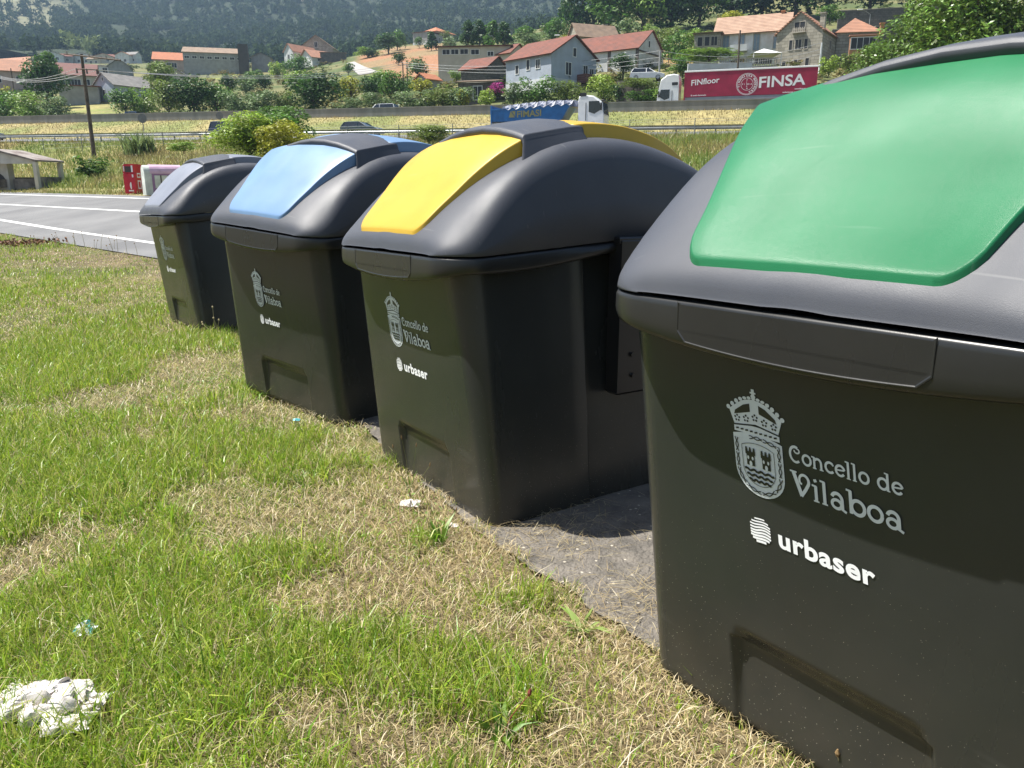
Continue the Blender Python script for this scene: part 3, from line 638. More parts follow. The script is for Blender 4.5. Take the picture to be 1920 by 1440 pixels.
def near_side(x, y): return (road_d[0] * (y - road_a[1]) - road_d[1] * (x - road_a[0])) < .0 + .02 * np.abs(np.hypot(*road_d)) - .12 * np.abs(np.hypot(*road_d)) * (vnoise(x * 3, y * 3, 77) * 1.6 - .3)
Vs, Fs, Cs = [], [], []; off = 0
def put(V, F, c):
    global off
    Vs.append(V); Fs.append(F + off); Cs.append(c); off += len(V)
GREENS = np.array([(.235, .37, .026), (.32, .42, .038), (.17, .32, .026), (.42, .47, .085), (.28, .35, .07)]); STRAWS = np.array([(.62, .52, .28), (.54, .43, .22), (.72, .63, .41), (.44, .34, .17), (.58, .45, .26)])
for y0, y1, n, ws in ((.9, 2.6, 70000, 1.0), (2.6, 4.5, 105000, 1.15), (4.5, 8, 120000, 1.5), (8, 13, 90000, 2.2), (13, 26, 90000, 3.4)):
    x, y = sample(n, y0, y1, -.95 if y0 < 13 else -.85, .75 if y0 < 3 else (.45 if y0 < 8 else .15)); pd = pad_dist(x, y)
    nn2 = pd + .16 * (vnoise(x * 7, y * 7, 41) - .62) + .08 * (vnoise(x * 23, y * 23, 42) - .5); ok = (nn2 < 0) & near_side(x, y) & ~in_bins(x, y, .0); x, y = x[ok], y[ok]
    g = greenness(x, y); isg = rng.random(len(x)) < .22 + .66 * g; tall = smooth((g - .45) / .4)
    # long leaves
    xs, ys, gg, tt = x[isg], y[isg], g[isg], tall[isg]; m = len(xs); r = rng.random(m)
    L = (.022 + .034 * r + tt * (.025 + .095 * rng.random(m) ** 1.2)); c = GREENS[rng.integers(0, 5, m)] * (.7 + .6 * rng.random(m))[:, None]; dry = rng.random(m) < .12; c[dry] = STRAWS[rng.integers(0, 5, dry.sum())]
    put(*blades(xs, ys, gz(xs, ys) - .004, L, (.0022 + .0028 * rng.random(m)) * ws, .22 + .95 * rng.random(m) ** 1.2, rng.random(m) * 6.28, c, .9))
    xs, ys = x[~isg], y[~isg]; m = len(xs); gs = g[~isg]                                    # dead stalks, mostly lying
    c = STRAWS[rng.integers(0, 5, m)] * (.75 + .5 * rng.random(m))[:, None]
    put(*blades(xs, ys, gz(xs, ys) + .002 + .018 * rng.random(m), .018 + .055 * rng.random(m) ** 1.6, (.0014 + .0016 * rng.random(m)) * ws, .85 + .6 * rng.random(m), rng.random(m) * 6.28, c, .55))
x, y = sample(17000, 1.2, 7, -.8, .3); ok = (pad_dist(x, y) < -.08) & (greenness(x, y) > .55); x, y = x[ok], y[ok]; m = len(x)      # coarse long leaves
put(*blades(x, y, gz(x, y) - .004, .09 + .11 * rng.random(m), .004 + .004 * rng.random(m), .25 + .9 * rng.random(m), rng.random(m) * 6.28, GREENS[rng.integers(0, 5, m)] * (.8 + .5 * rng.random(m))[:, None], .8))
x, y = sample(5000, 1.2, 6, -.8, .4); ok = pad_dist(x, y) < .0; x, y = x[ok], y[ok]; m = len(x)                                                # pale long straws
put(*blades(x, y, gz(x, y) + .01, .06 + .12 * rng.random(m), .0016 + .0012 * rng.random(m), .9 + .6 * rng.random(m), rng.random(m) * 6.28, np.array([(.66, .58, .40)]) * (.7 + .5 * rng.random(m))[:, None], .3))
x, y = sample(9000, 1.1, 6, -.8, .4); ok = (pad_dist(x, y) < -.03) & (vnoise(x * 2.2 + 7, y * 2.2 + 3, 91) > .52); x, y = x[ok], y[ok]; m = len(x)   # small broad leaves of clover and daisies
put(*blades(x, y, gz(x, y) + .004 + .02 * rng.random(m), .014 + .022 * rng.random(m), .008 + .007 * rng.random(m), 1.0 + .5 * rng.random(m), rng.random(m) * 6.28, np.array([(.16, .30, .05)]) * (.7 + .6 * rng.random(m))[:, None], .3))
m = 24000; x = rng.uniform(-3.2, .9, m); y = rng.uniform(-1.6, 1.3, m); g = greenness(x, y); isg = rng.random(m) < g + .1                # the turf round the viewer's feet
c = np.where(isg[:, None], GREENS[rng.integers(0, 5, m)], STRAWS[rng.integers(0, 5, m)]) * (.75 + .5 * rng.random(m))[:, None]
put(*blades(x, y, gz(x, y) - .002, .03 + .06 * rng.random(m), .0035 + .002 * rng.random(m), np.where(isg, .3, 1.0) + .5 * rng.random(m), rng.random(m) * 6.28, c, .8))
# straw blown onto the hardstanding, and clumps by the feet of the bins
for u, v, s_, n in ((980, 1010, .22, 500), (1225, 1130, .10, 260), (1130, 1160, .12, 200), (1060, 965, .18, 260), (840, 1010, .16, 300), (1080, 1080, .3, 60), (700, 850, .12, 200)):
    p = G(u, v); x = p.x + rng.normal(0, s_, n); y = p.y + rng.normal(0, s_, n); c = STRAWS[rng.integers(0, 5, n)] * (.6 + .4 * rng.random(n))[:, None]
    put(*blades(x, y, gz(x, y) + .008 + .014 * rng.random(n), .03 + .10 * rng.random(n), .0016 + .001 * rng.random(n), 1.3 + .25 * rng.random(n), rng.random(n) * 6.28, c, .15))
tag(link('grass', npmesh('grass', np.concatenate(Vs), np.concatenate(Fs), 'grass_blade', False, np.concatenate(Cs))), kind='stuff')
# tall meadow on the bank, dry tufts on the slope, rough grass on the verge
Vs, Fs, Cs = [], [], []; off = 0
def tuft_field(n, n0, n1, s0, s1, L0, L1, wd, cols, lean=.5, mask=None):
    s = s0 + (s1 - s0) * rng.random(n); nq = n0 + (n1 - n0) * rng.random(n); x = MD[0] * s + MN[0] * nq; y = MD[1] * s + MN[1] * nq
    cols = np.array(cols)
    if mask: k = mask(np.maximum(.66 * x + .75 * y, .40 * (NX * x + NY * y))); x, y = x[k], y[k]; n = len(x)
    q = vnoise(x / 3.5 + 40, y / 3.5 + 40, 51) * .6 + vnoise(x / 1.1 + 40, y / 1.1 + 40, 52) * .4; i = np.clip(((q - .25) * 2 * len(cols) + rng.normal(0, .9, n)), 0, len(cols) - 1).astype(int)
    put(*blades(x, y, gz(x, y) - .03, L0 + (L1 - L0) * rng.random(n) * (.4 + q), wd * (.6 + .8 * rng.random(n)), lean * rng.random(n) + .05, rng.random(n) * 6.28, cols[i] * (.75 + .5 * rng.random(n))[:, None], .5))
BANK = [(.16, .225, .045), (.20, .26, .06), (.24, .275, .075), (.15, .21, .045), (.28, .28, .09), (.33, .29, .115), (.25, .21, .09)]
tuft_field(110000, 20, 56.2, -75, 20, .25, .75, .04, BANK, .9, mask=lambda m: m > 18.2); tuft_field(60000, 14, 46, -62, 8, .08, .25, .035, BANK[2:], mask=lambda m: (m > 15.3) & (m < 18.8)); tuft_field(12000, 54.8, 57.0, -95, 40, .1, .3, .05, BANK[1:], .8)
tuft_field(26000, 74, 84.2, -130, 60, .10, .32, .06, [(.15, .18, .055), (.20, .21, .07), (.27, .245, .10), (.33, .275, .13), (.28, .215, .10)], .8)
tag(link('meadow_grass', npmesh('meadow_grass', np.concatenate(Vs), np.concatenate(Fs), 'grass_blade', False, np.concatenate(Cs))), kind='stuff')
# ------------------------------------------------------------ motorway furniture and vehicles
mk('galvanised', (.42, .44, .46), .38, .1, 2, metal=.75); mk('concrete', (.27, .265, .25), .9, .25, .6, .3, 8, c2=(.19, .185, .175)); mk('post_grey', (.20, .21, .22), .6)
mk('glass_dark', (.012, .016, .02), .06, .02, spec=.8); mk('tyre', (.018, .018, .018), .85); mk('rim_metal', (.4, .4, .42), .35, metal=.8); mk('black_trim', (.02, .02, .021), .5)
mk('white_paint', (.78, .79, .80), .3, .04, 2, coat=.3); mk('lamp_red', (.35, .01, .01), .25); mk('lamp_clear', (.75, .75, .72), .15)
cm = M['concrete']; cn, cl = cm.node_tree.nodes, cm.node_tree.links; tc = [q for q in cn if q.type == 'TEX_COORD'][0]; nz = [q for q in cn if q.type == 'TEX_NOISE'][0]
mp_ = cn.new('ShaderNodeMapping'); mp_.inputs['Scale'].default_value = (2.2, 2.2, .35); cl.new(tc.outputs['Object'], mp_.inputs[0]); cl.new(mp_.outputs[0], nz.inputs['Vector'])   # rain streaks
RZ = math.atan2(MD[1], MD[0])
def frame(s, n): p = mp(s, n); return (p[0], p[1], mz(s, n)), RZ
def along(s0, s1, st): return [s0 + (s1 - s0) * i / int((s1 - s0) / st) for i in range(int((s1 - s0) / st) + 1)]
def follow_grid(name, prof, n, s0, s1, mat, parent, st=3, lift=0):
    rows = [[(*(mp(s, n + a)), mz(s, n) + b + lift) for a, b in prof] for s in along(s0, s1, st)]; b = MB(); b.grid(rows, True); k = len(prof)
    b.f += [tuple(range(k)), tuple(len(b.v) - k + i for i in range(k))]; b.m += [0, 0]; return b.build(name, mat, parent)
gr = tag(empty('guard_rail'), 'long galvanised steel guard rail on posts along the near edge of the motorway', 'guard rail')
follow_grid('rail', [(-.03, .44), (.03, .48), (-.03, .54), (-.03, .60), (.03, .66), (-.03, .75), (-.05, .75), (.01, .66), (-.05, .60), (-.05, .54), (.01, .48), (-.05, .44)], 56.35, -120, 40, 'galvanised', gr)
pm = MB(); pm.box((0, 0, .36), (.11, .07, .78)); pmm = pm.mesh('post', 'post_grey')
for s in along(-96, 12, 2.6): p = mp(s, 56.45); link('post', pmm, gr, (p[0], p[1], mz(s, 56.45)), RZ)
bw = tag(empty('concrete_barrier'), 'low streaked grey concrete wall along the upper carriageway', 'barrier')
follow_grid('wall', [(-.14, -.3), (-.13, .86), (-.17, .86), (-.17, .96), (.17, .96), (.17, .86), (.13, .86), (.14, -.3)], 84.4, -150, 70, 'concrete', bw, 4)
wf = tag(empty('wire_fence'), 'thin wire fence on slim posts just in front of the guard rail', 'wire fence')
fpm = MB(); fpm.tube([(0, 0, 0), (0, 0, 1.25)], .03, 5); fpm = fpm.mesh('post', 'post_grey')
for s in along(-60, 12, 4.2): p = mp(s, 53.6); link('post', fpm, wf, (p[0], p[1], mz(s, 53.6)))
wb = MB()
for h in (.35, .7, 1.05, 1.2): wb.tube([(*mp(s, 53.6), mz(s, 53.6) + h) for s in along(-60, 12, 4.2)], .008, 4, False)
wb.build('wire', 'post_grey', wf)

def car(label, s, n, L, H, mat, facing, group='cars on the motorway', loc=None, rz=None, estate=0.):
    l, r = frame(s, n)
    if loc: l = loc
    root = tag(empty('car', l, (r if rz is None else rz) + (0 if facing > 0 else math.pi)), label, 'car', group)    # local +x is the nose
    W = .88; h = H
    prof = [(-L / 2, .38), (-L / 2 + .03, .62), (-L / 2 + .10, .92), (L / 2 - 1.15, .94), (L / 2 - .35, .80), (L / 2 - .05, .66), (L / 2, .40), (L / 2 - .08, .24), (-L / 2 + .08, .24)]
    b = MB(); rows = []
    for t, ins in ((-1, .12), (-.96, .04), (-.85, 0), (.85, 0), (.96, .04), (1, .12)): rows.append([(x * (1 - ins * .06), W * t, .24 + (z - .24) * (1 - ins * .5)) for x, z in prof])
    b.grid(rows, True); k = len(prof); b.f += [tuple(range(k)), tuple(range(5 * k, 6 * k))]; b.m += [0, 0]
    rb, rf, wf_ = -L / 2 + .45 - .2 * estate, L / 2 - 1.95, L / 2 - 1.2                   # roof rear, roof front, windscreen foot
    b.add([(rb, -.62, h - .02), (rf, -.62, h - .02), (rf, .62, h - .02), (rb, .62, h - .02), (rb + .25, -.5, h + .02), (rf - .25, -.5, h + .02), (rf - .25, .5, h + .02), (rb + .25, .5, h + .02)], [(0, 1, 5, 4), (1, 2, 6, 5), (2, 3, 7, 6), (3, 0, 4, 7), (4, 5, 6, 7)])
    for y in (-1, 1):                                       # pillars
        for x0, x1 in ((wf_, rf), (-.1, -.12), (-L / 2 + .14, rb)): b.tube([(x0, y * .80, .93), (x1, y * .62, h - .02)], .045, 4)
    b.build('body', mat, root)
    g = MB(); lo = [(-L / 2 + .16, -.79, .92), (wf_, -.79, .92), (wf_, .79, .92), (-L / 2 + .16, .79, .92)]; hi = [(rb + .02, -.61, h - .03), (rf - .02, -.61, h - .03), (rf - .02, .61, h - .03), (rb + .02, .61, h - .03)]
    g.add(lo + hi, [(i, (i + 1) % 4, 4 + (i + 1) % 4, 4 + i) for i in range(4)]); g.build('windows', 'glass_dark', root)
    tm = MB(); tm.tube([(0, -.1, 0), (0, .1, 0)], .31, 14); rm = MB(); rm.tube([(0, -.105, 0), (0, .105, 0)], .2, 10); tm, rm = tm.mesh('tyre', 'tyre'), rm.mesh('rim', 'rim_metal')
    for x in (-L / 2 + .78, L / 2 - .82):
        for y in (-.78, .78): w_ = link('wheel', tm, root, (x, y, .31)); link('rim', rm, w_)
    for y in (-.62, .62):
        q = MB(); q.box((L / 2 - .07, y, .64), (.16, .34, .13)); q.build('headlight', 'lamp_clear', root); q = MB(); q.box((-L / 2 + .04, y, .74), (.08, .26, .2)); q.build('tail_light', 'lamp_red', root)
    return root
mk('car_navy', (.02, .035, .075), .22, .05, coat=.5); mk('car_petrol', (.02, .05, .062), .22, .05, coat=.5); mk('car_black', (.012, .016, .025), .22, .05, coat=.5); mk('car_white', (.74, .75, .76), .25, .03, coat=.5); mk('car_blue', (.03, .06, .16), .25, .05, coat=.5)
car('dark petrol hatchback behind the guard rail right of the bush', -38, 70, 4.0, 1.36, 'car_petrol', 1)
car('dark navy car behind the guard rail, half hidden by the yellow green bush', -53.2, 70, 4.2, 1.62, 'car_navy', 1, estate=.6)
car('black car cut off by the picture edge above the open stone shelter', -84.5, 68, 4.4, 1.5, 'car_black', 1)
car('white car whose roof and windows show above the concrete wall', -45.7, 89.2, 4.7, 1.72, 'car_white', -1)
car('blue car barely showing above the concrete wall, near the utility pole', -84, 89.5, 4.0, 1.55, 'car_blue', -1)
pc = on(1212, 103); car('white saloon parked on the terrace below the white gabled house', 0, 0, 4.3, 1.42, 'car_white', 1, 'cars parked by the houses', (pc.x, pc.y, P(1212, 151.5, pc.y).z), RZ + .1)

# ---- lorries. local x to the right along the motorway, y away from the viewer
mk('tarp_red', (.33, .012, .05), .5, .12, 1.2, .2, 6); mk('skirt_grey', (.27, .28, .31), .5, .1, 1); mk('tipper_blue', (.012, .13, .36), .4, .15, 1.5); mk('tarp_blue', (.16, .18, .25), .45, .3, 3); mk('letter_white', (.82, .82, .82), .5, .02); mk('letter_gold', (.30, .28, .11), .5, .1); mk('chassis', (.03, .03, .032), .7); mk('stripe_red', (.45, .03, .08), .4)
def wheels(root, xs, r=.5, ys=(-1.05, 1.05)):
    tm = MB(); tm.tube([(0, -.17, 0), (0, .17, 0)], r, 18); rm = MB(); rm.tube([(0, -.18, 0), (0, .18, 0)], r * .55, 12); tm, rm = tm.mesh('tyre', 'tyre'), rm.mesh('rim', 'rim_metal')
    for x in xs:
        for y in ys: w_ = link('wheel', tm, root, (x, y, r)); link('rim', rm, w_)
def flat_text(name, txt, size, mat, parent, x, y, z, width=None, bold=0, slope=0, rot=0):
    me = text_mesh(name, txt, size, mat, bold); xs = [v.co.x for v in me.vertices]; k = (width / (max(xs) - min(xs))) if width else 1; m0 = min(xs)
    for v in me.vertices:
        a, c = (v.co.x - m0) * k, v.co.y; v.co = (x + a * math.cos(rot) - c * math.sin(rot), y, z + a * math.sin(rot) + c * math.cos(rot) + a * slope)
    me.update(); return link(name, me, parent)
def cab(root, x0, d, sleeper=True, H=3.55):                # d = +1 nose to the right, -1 nose to the left; x0 = back of the cab
    c = empty('cab'); c.parent = root; c.location = (x0, 0, 0); X_ = lambda v: v * d
    prof = [(0, .55), (0, H - .55), (.1, H - .1), (.6, H), (1.35, H - .1), (1.95, H - .55), (2.2, 2.45), (2.33, 1.45), (2.36, .42), (1.9, .36), (1.8, .62), (1.55, .86), (1.05, .86), (.8, .62), (.72, .55)]
    b = MB(); rows = [[(X_(x), 1.24 * t, z) for x, z in [(p * (1 - i * .03) + .03 * i, q - i * .12 * (q > 2.6)) for p, q in prof]] for t, i in ((-1, 1), (-.95, .2), (-.8, 0), (.8, 0), (.95, .2), (1, 1))]
    b.grid(rows, True); k = len(prof); b.f += [tuple(range(k)), tuple(range(5 * k, 6 * k))]; b.m += [0, 0]; b.build('cab_shell', 'white_paint', c)
    g = MB(); g.prism([(X_(x), z) for x, z in ((.98, 1.72), (.98, 2.62), (1.92, 2.62), (2.1, 1.9), (1.5, 1.55))], -1.262, -1.23); g.build('side_window', 'glass_dark', c)
    ws = MB(); ws.add([(X_(2.36), -1.08, 1.55), (X_(2.36), 1.08, 1.55), (X_(2.2), 1.05, 2.55), (X_(2.2), -1.05, 2.55), (X_(2.24), -1.25, 1.75), (X_(2.1), -1.25, 2.5)], [(0, 1, 2, 3), (4, 0, 3, 5)]); ws.build('windscreen', 'glass_dark', c)
    mi = MB(); mi.box((X_(2.12), -1.36, 2.15), (.12, .18, .62), bev=.03); mi.build('mirror', 'black_trim', c)
    tr = MB(); tr.box((X_(.72), -1.25, 1.75), (.05, .03, 1.5)); tr.build('door_gap', 'black_trim', c)
    bu = MB(); bu.box((X_(2.2), 0, .5), (.36, 2.4, .42), bev=.05); bu.build('bumper', 'post_grey', c)
    vi = MB(); vi.box((X_(2.16), 0, 2.66), (.22, 2.2, .16), bev=.04); vi.build('sun_visor', 'black_trim', c)
    de = MB(); de.box((X_(.45), -1.245, 3.18), (.62, .03, .3)); de.build('roof_vent', 'black_trim', c); return c
l, r = frame(0, 90.45)
ft = tag(empty('articulated_lorry', l, r), 'long lorry with crimson curtain sided trailer and white cab behind the concrete wall', 'lorry')
sp = lambda u, n: n * (NY * ((u - 960) / FPX / 1.068) - NX) / (NY + NX * ((u - 960) / FPX / 1.068))
xr, xf, xc_ = sp(1533, 89.2), sp(1284, 89.2), sp(1236, 89.2)
def rel(v, u, n):                                          # height above the carriageway of a picture point on the plane n
    s = sp(u, n); p = mp(s, n); return P(u, v, p[1]).z - l[2]
ztop = (rel(126, 1533, 89.2) + rel(134, 1284, 89.2)) / 2; zmid = ztop - 2.55
tb = MB(); tb.box(((xf + xr) / 2, 0, (ztop + zmid) / 2), (xr - xf, 2.5, ztop - zmid), bev=.04); tl = tb.build('trailer', 'tarp_red', ft)
tr = MB(); tr.box(((xf + xr) / 2, 0, ztop + .05), (xr - xf + .06, 2.56, .16), bev=.02); tr.build('trailer_roof', 'letter_white', ft)
sk = MB(); sk.box(((xf + xr) / 2, 0, zmid - .42), (xr - xf - .04, 2.46, .82)); sk.build('side_boards', 'skirt_grey', ft)
ub = MB(); ub.box(((xf + xr) / 2, 0, zmid - .95), (xr - xf - .5, 1.6, .25)); ub.box((xf + .4, 0, .8), (3.4, 1.0, .3)); ub.build('chassis', 'chassis', ft)
for i in range(17): q = MB(); q.box((xf + .4 + i * (xr - xf - .8) / 16, -1.25, zmid - .86), (.05, .06, .10)); q.build('strap', 'chassis', ft)
bk = MB(); bk.box((xf + .06, 0, zmid + .9), (.14, 2.52, ztop - zmid + .9)); bk.build('front_panel', 'tarp_red', ft)
YT = -1.262
flat_text('lettering', 'FINfloor', .80, 'letter_white', tl, xf + .055 * (xr - xf), YT, zmid + .255 * 4.6, 2.9, .012, slope=.08)
flat_text('lettering', 'FINSA', 1.5, 'letter_white', tl, xf + .575 * (xr - xf), YT, zmid + .72, 4.55, .03, slope=.035)
flat_text('lettering', 'El suelo laminado', .2, 'letter_white', tl, xf + .75, YT, zmid + .12, 1.6, .004); flat_text('lettering', 'www.finsa.es', .2, 'letter_white', tl, xf + .84 * (xr - xf), YT, zmid + .42, 1.1, .006); flat_text('lettering', 'soluciones en madera', .2, 'letter_white', tl, xf + .755 * (xr - xf), YT, zmid + .12, 2.2, .006)
em = MB(); ecx, ecz = xf + .485 * (xr - xf), zmid + 1.12
for rad in (1.08, 1.0, .62): 
    ring = lambda q: [(ecx + q * math.cos(a), YT - .002, ecz + q * math.sin(a)) for a in (2 * math.pi * i / 40 for i in range(40)) ]
    A, B_ = ring(rad), ring(rad - .035); em.add(A + B_, [(i, (i + 1) % 40, 40 + (i + 1) % 40, 40 + i) for i in range(40) if min(A[i][2], A[(i + 1) % 40][2]) > zmid - .02])
em.build('ring_emblem', 'letter_white', tl)
for ch, an in [(c, 205 - i * 14.4) for i, c in enumerate('FINANCIERA MADERERA')]:
    if ch == ' ': continue
    a = R(an); q = .73
    if ecz + q * math.sin(a) > zmid: flat_text('lettering', ch, .27, 'letter_white', tl, ecx + q * math.cos(a) + .09 * math.sin(a), YT, ecz + q * math.sin(a) - .09 * math.cos(a), None, .008, rot=a - math.pi / 2)
for i, ch in enumerate('FINSA'):
    flat_text('lettering', ch, .2, 'letter_white', tl, ecx - .47 + i * .205, YT, ecz - .07, None, .006)
    if i != 2: flat_text('lettering', ch, .2, 'letter_white', tl, ecx - .06, YT, ecz + .33 - i * .205, None, .006)
cc = cab(ft, xf - .55, -1, H=rel(141, 1255, 89.2) + .15); q = MB(); q.box((-1.55, -1.252, 1.25), (1.0, .012, .05)); q.build('stripe', 'stripe_red', cc)
wheels(ft, (xf - 2.2, xf + .9, xr - 1.6, xr - 2.9, xr - 4.2))

l2, r = frame(0, 72)
tt = tag(empty('tipper_lorry', l2, r), 'lorry with white cab and bright blue tipper body under a crumpled grey tarpaulin', 'lorry')
x0, x1, xcab, xe = sp(920, 70.8), sp(1072, 70.8), sp(1083, 70.8), sp(1141, 70.8)
zt = P(1000, 197, mp(sp(1000, 70.8), 70.8)[1]).z - mz(-20, 72)
tt.location.z = mz(-20, 72); HH = P(1110, 178, mp(sp(1110, 70.8), 70.8)[1]).z - mz(-15, 72)
b = MB(); b.add([(x0, -1.24, 1.1), (x1 - .9, -1.24, 1.1), (x1 - .9, 1.24, 1.1), (x0, 1.24, 1.1), (x0, -1.26, zt - .25), (x1, -1.26, zt + .05), (x1, 1.26, zt + .05), (x0, 1.26, zt - .25)], [(3, 2, 1, 0), (0, 1, 5, 4), (1, 2, 6, 5), (2, 3, 7, 6), (3, 0, 4, 7), (4, 5, 6, 7)]); tip = b.build('tipper_body', 'tipper_blue', tt)
q = MB(); q.box((x0 + .05, 0, zt - 1.0), (.12, 2.62, 2.1)); q.box((x0 + .5, -1.28, zt - .3), (1.0, .08, .12)); q.build('tailgate', 'tipper_blue', tt)
rows = []
for i in range(25):
    t = i / 24; xx = x0 + 1.1 + (x1 - x0 - .95) * t; row = []
    for k in range(11):
        y = -1.34 + 2.68 * k / 10; e = 1 - abs(k - 5) / 5; zz = zt - .22 + .3 * t + .42 * e ** .4 * (.6 + .4 * math.sin(t * 3)) + .13 * math.sin(i * 2.1 + k * 1.7) * (1 if 0 < k < 10 else .9) - (.1 if k in (0, 10) else 0)
        row.append((xx + .06 * math.sin(k * 2.2 + i), y, zz))
    rows.append(row)
q = MB(); q.grid(rows); q.build('tarpaulin', 'tarp_blue', tt)
q = MB(); q.add([(x1 - .1, -.9, zt + .35), (xcab, -.9, zt + .28), (xcab, .9, zt + .28), (x1 - .1, .9, zt + .35), (x1 - .1, -1.0, zt - .2), (xcab, -1.0, zt - .25), (xcab, 1, zt - .25), (x1 - .1, 1, zt - .2)], [(0, 1, 2, 3), (0, 4, 5, 1), (1, 5, 6, 2), (2, 6, 7, 3), (3, 7, 4, 0), (4, 7, 6, 5)]); q.build('rolled_sheet', 'tarp_blue', tt)
flat_text('lettering', 'FIMASI', .78, 'letter_gold', tip, x0 + 2.55, -1.275, zt - 1.02, 2.3, .02, slope=.03)
q = MB(); q.prism([(x0 + 1.75, zt - 1.02), (x0 + 2.35, zt - 1.02), (x0 + 1.95, zt - .45)], -1.272, -1.262); q.prism([(x0 + 2.02, zt - .46), (x0 + 2.38, zt - .95), (x0 + 2.4, zt - .46)], -1.272, -1.262); q.build('emblem', 'letter_gold', tip)
q = MB(); q.box(((x0 + xe) / 2, 0, .85), (xe - x0 - 1, 1.1, .3)); q.build('chassis', 'chassis', tt)
cab(tt, xcab + .1, 1, H=HH); wheels(tt, (xe - 1.1, xcab - .3, x0 + 1.2, x0 + 2.5))

# ---- signs, poles, cables
def round_sign(u, v, rad, n, label):
    s = n * (NY * ((u - 960) / FPX / 1.05) - NX) / (NY + NX * ((u - 960) / FPX / 1.05)); p = mp(s, n); c = P(u, v, p[1]); g = mz(s, n); root = tag(empty('road_sign', (c.x, c.y, g)), label, 'road sign', 'road signs seen from behind')
    q = MB(); q.tube([(0, 0, 0), (0, 0, c.z - g + rad * .8)], .035, 6); q.build('post', 'post_grey', root); q = MB(); q.tube([(0, -.03, c.z - g), (0, -.06, c.z - g)], rad, 24); q.box((0, -.075, c.z - g), (.05, .03, rad * 1.9)); q.build('sign_disc', 'sign_back', root)
mk('sign_back', (.16, .175, .19), .5, .1)
round_sign(267, 222, .40, 58.4, 'grey back of a round road sign, above the reed clump'); round_sign(412, 217, .32, 60, 'grey back of a smaller round road sign above the navy car')
mk('pole_wood', (.11, .085, .065), .85, .3, 3, .4, 12); mk('pole_concrete', (.33, .33, .33), .85, .1); mk('insulator', (.10, .07, .06), .3); mk('cable_black', (.03, .03, .032), .6); mk('cable_pale', (.35, .36, .38), .5)
g0 = G(177, 296); Dp = g0.y; top = P(152.5, 101, Dp)
up = tag(empty('utility_pole', g0), 'tall dark wooden utility pole with cross arms on the grassy bank', 'utility pole'); hp = top - g0
q = MB(); q.tube([(0, 0, -.3), hp * .5, hp], [.17, .14, .11], 10); q.build('pole', 'pole_wood', up)
a0, a1 = P(120, 101, Dp) - g0, P(226, 113, Dp - 2) - g0; q = MB(); q.tube([a0, a1], .06, 5); q.build('cross_arm', 'pole_wood', up)
b0, b1 = P(142, 129, Dp) - g0, P(183, 131, Dp - .5) - g0; q = MB(); q.tube([b0, b1], .05, 5); q.build('cross_arm', 'pole_wood', up)
for t in (.04, .5, .96):
    for A, B_ in ((b0, b1),): c = A + (B_ - A) * t; q = MB(); q.tube([c + Vector((0, 0, -.32)), c + Vector((0, 0, .05))], [.07, .05], 6); q.build('insulator', 'insulator', up)
for t in (.05, .45, .75): c = a0 + (a1 - a0) * t; q = MB(); q.tube([c, c + Vector((0, 0, .22))], [.05, .07], 6); q.build('insulator', 'pole_concrete', up)
def pole(u, vt, vb, D, r, mat, label, lamp=0, group=None):
    t, b_ = P(u, vt, D), P(u, vb, D); b_.x = t.x; root = tag(empty('street_lamp' if lamp else 'utility_pole', b_), label, 'street lamp' if lamp else 'utility pole', group); q = MB(); q.tube([(0, 0, -2), (0, 0, t.z - b_.z)], [r, r * .7], 8); q.build('pole', mat, root)
    if lamp:
        q = MB(); q.tube([(0, 0, t.z - b_.z), (lamp * .8, 0, t.z - b_.z + .5), (lamp * 1.6, 0, t.z - b_.z + .75)], .05, 5); q.build('arm', mat, root); q = MB(); q.box((lamp * 1.9, 0, t.z - b_.z + .78), (.9, .3, .18), bev=.05); q.build('lamp_head', 'letter_white', root)
    return t
T1 = pole(755, 117, 165, 138, .13, 'pole_wood', 'thin brown pole left of its twin beside the small coral roof'); T1b = pole(763, 119, 163, 142, .12, 'pole_wood', 'thin brown pole right of its twin beside the small coral roof')
T2 = pole(1238, 95, 150, 110, .16, 'pole_concrete', 'pale concrete pole at the corner of the white gabled house'); T3 = pole(1388, 57, 135, 104, .14, 'pole_wood', 'thin dark pole rising behind the crimson trailer')
T4 = pole(1541, 80, 135, 112, .16, 'letter_white', 'white pole at the right corner of the stone gabled house'); pole(20, 128, 172, 165, .14, 'pole_wood', 'thin dark pole before the orange roofed house'); pole(45, 138, 166, 172, .1, 'pole_wood', 'short thin pole left of the big dark tree')
pole(1632, 27, 62, 148, .1, 'pole_concrete', 'street lamp with curved arm before the stone retaining wall', -1); pole(1064, 75, 108, 150, .1, 'pole_concrete', 'street lamp beside the tall dark trees over the rooftops', -1); pole(1256, 66, 95, 140, .08, 'pole_wood', 'short thin post among the shrubs above the white gabled house')
def cable(pts, sag, r, mat, label, group):
    b = MB()
    for A, B_ in zip(pts[:-1], pts[1:]):
        b.tube([A + (B_ - A) * (i / 14) - Vector((0, 0, sag * 4 * (i / 14) * (1 - i / 14))) for i in range(15)], r, 4, False)
    tag(b.build('overhead_cable', mat), label, 'cable', group)
for i, (d0, d1) in enumerate(((0, 0), (-1.1, -.8), (-2.2, -1.4))):
    z0, z1 = Vector((0, 0, d0)), Vector((0, 0, d1)); cable([P(-60, 118 + 4 * i, 90), g0 + b0 + (b1 - b0) * (i / 2), T1 + z0 * .3, T2 + z1, T4 + z1], 1.2, .02, 'cable_pale', ('topmost', 'middle', 'lowest')[i] + ' of the three pale cables strung from the wooden pole past the houses', 'overhead cables')
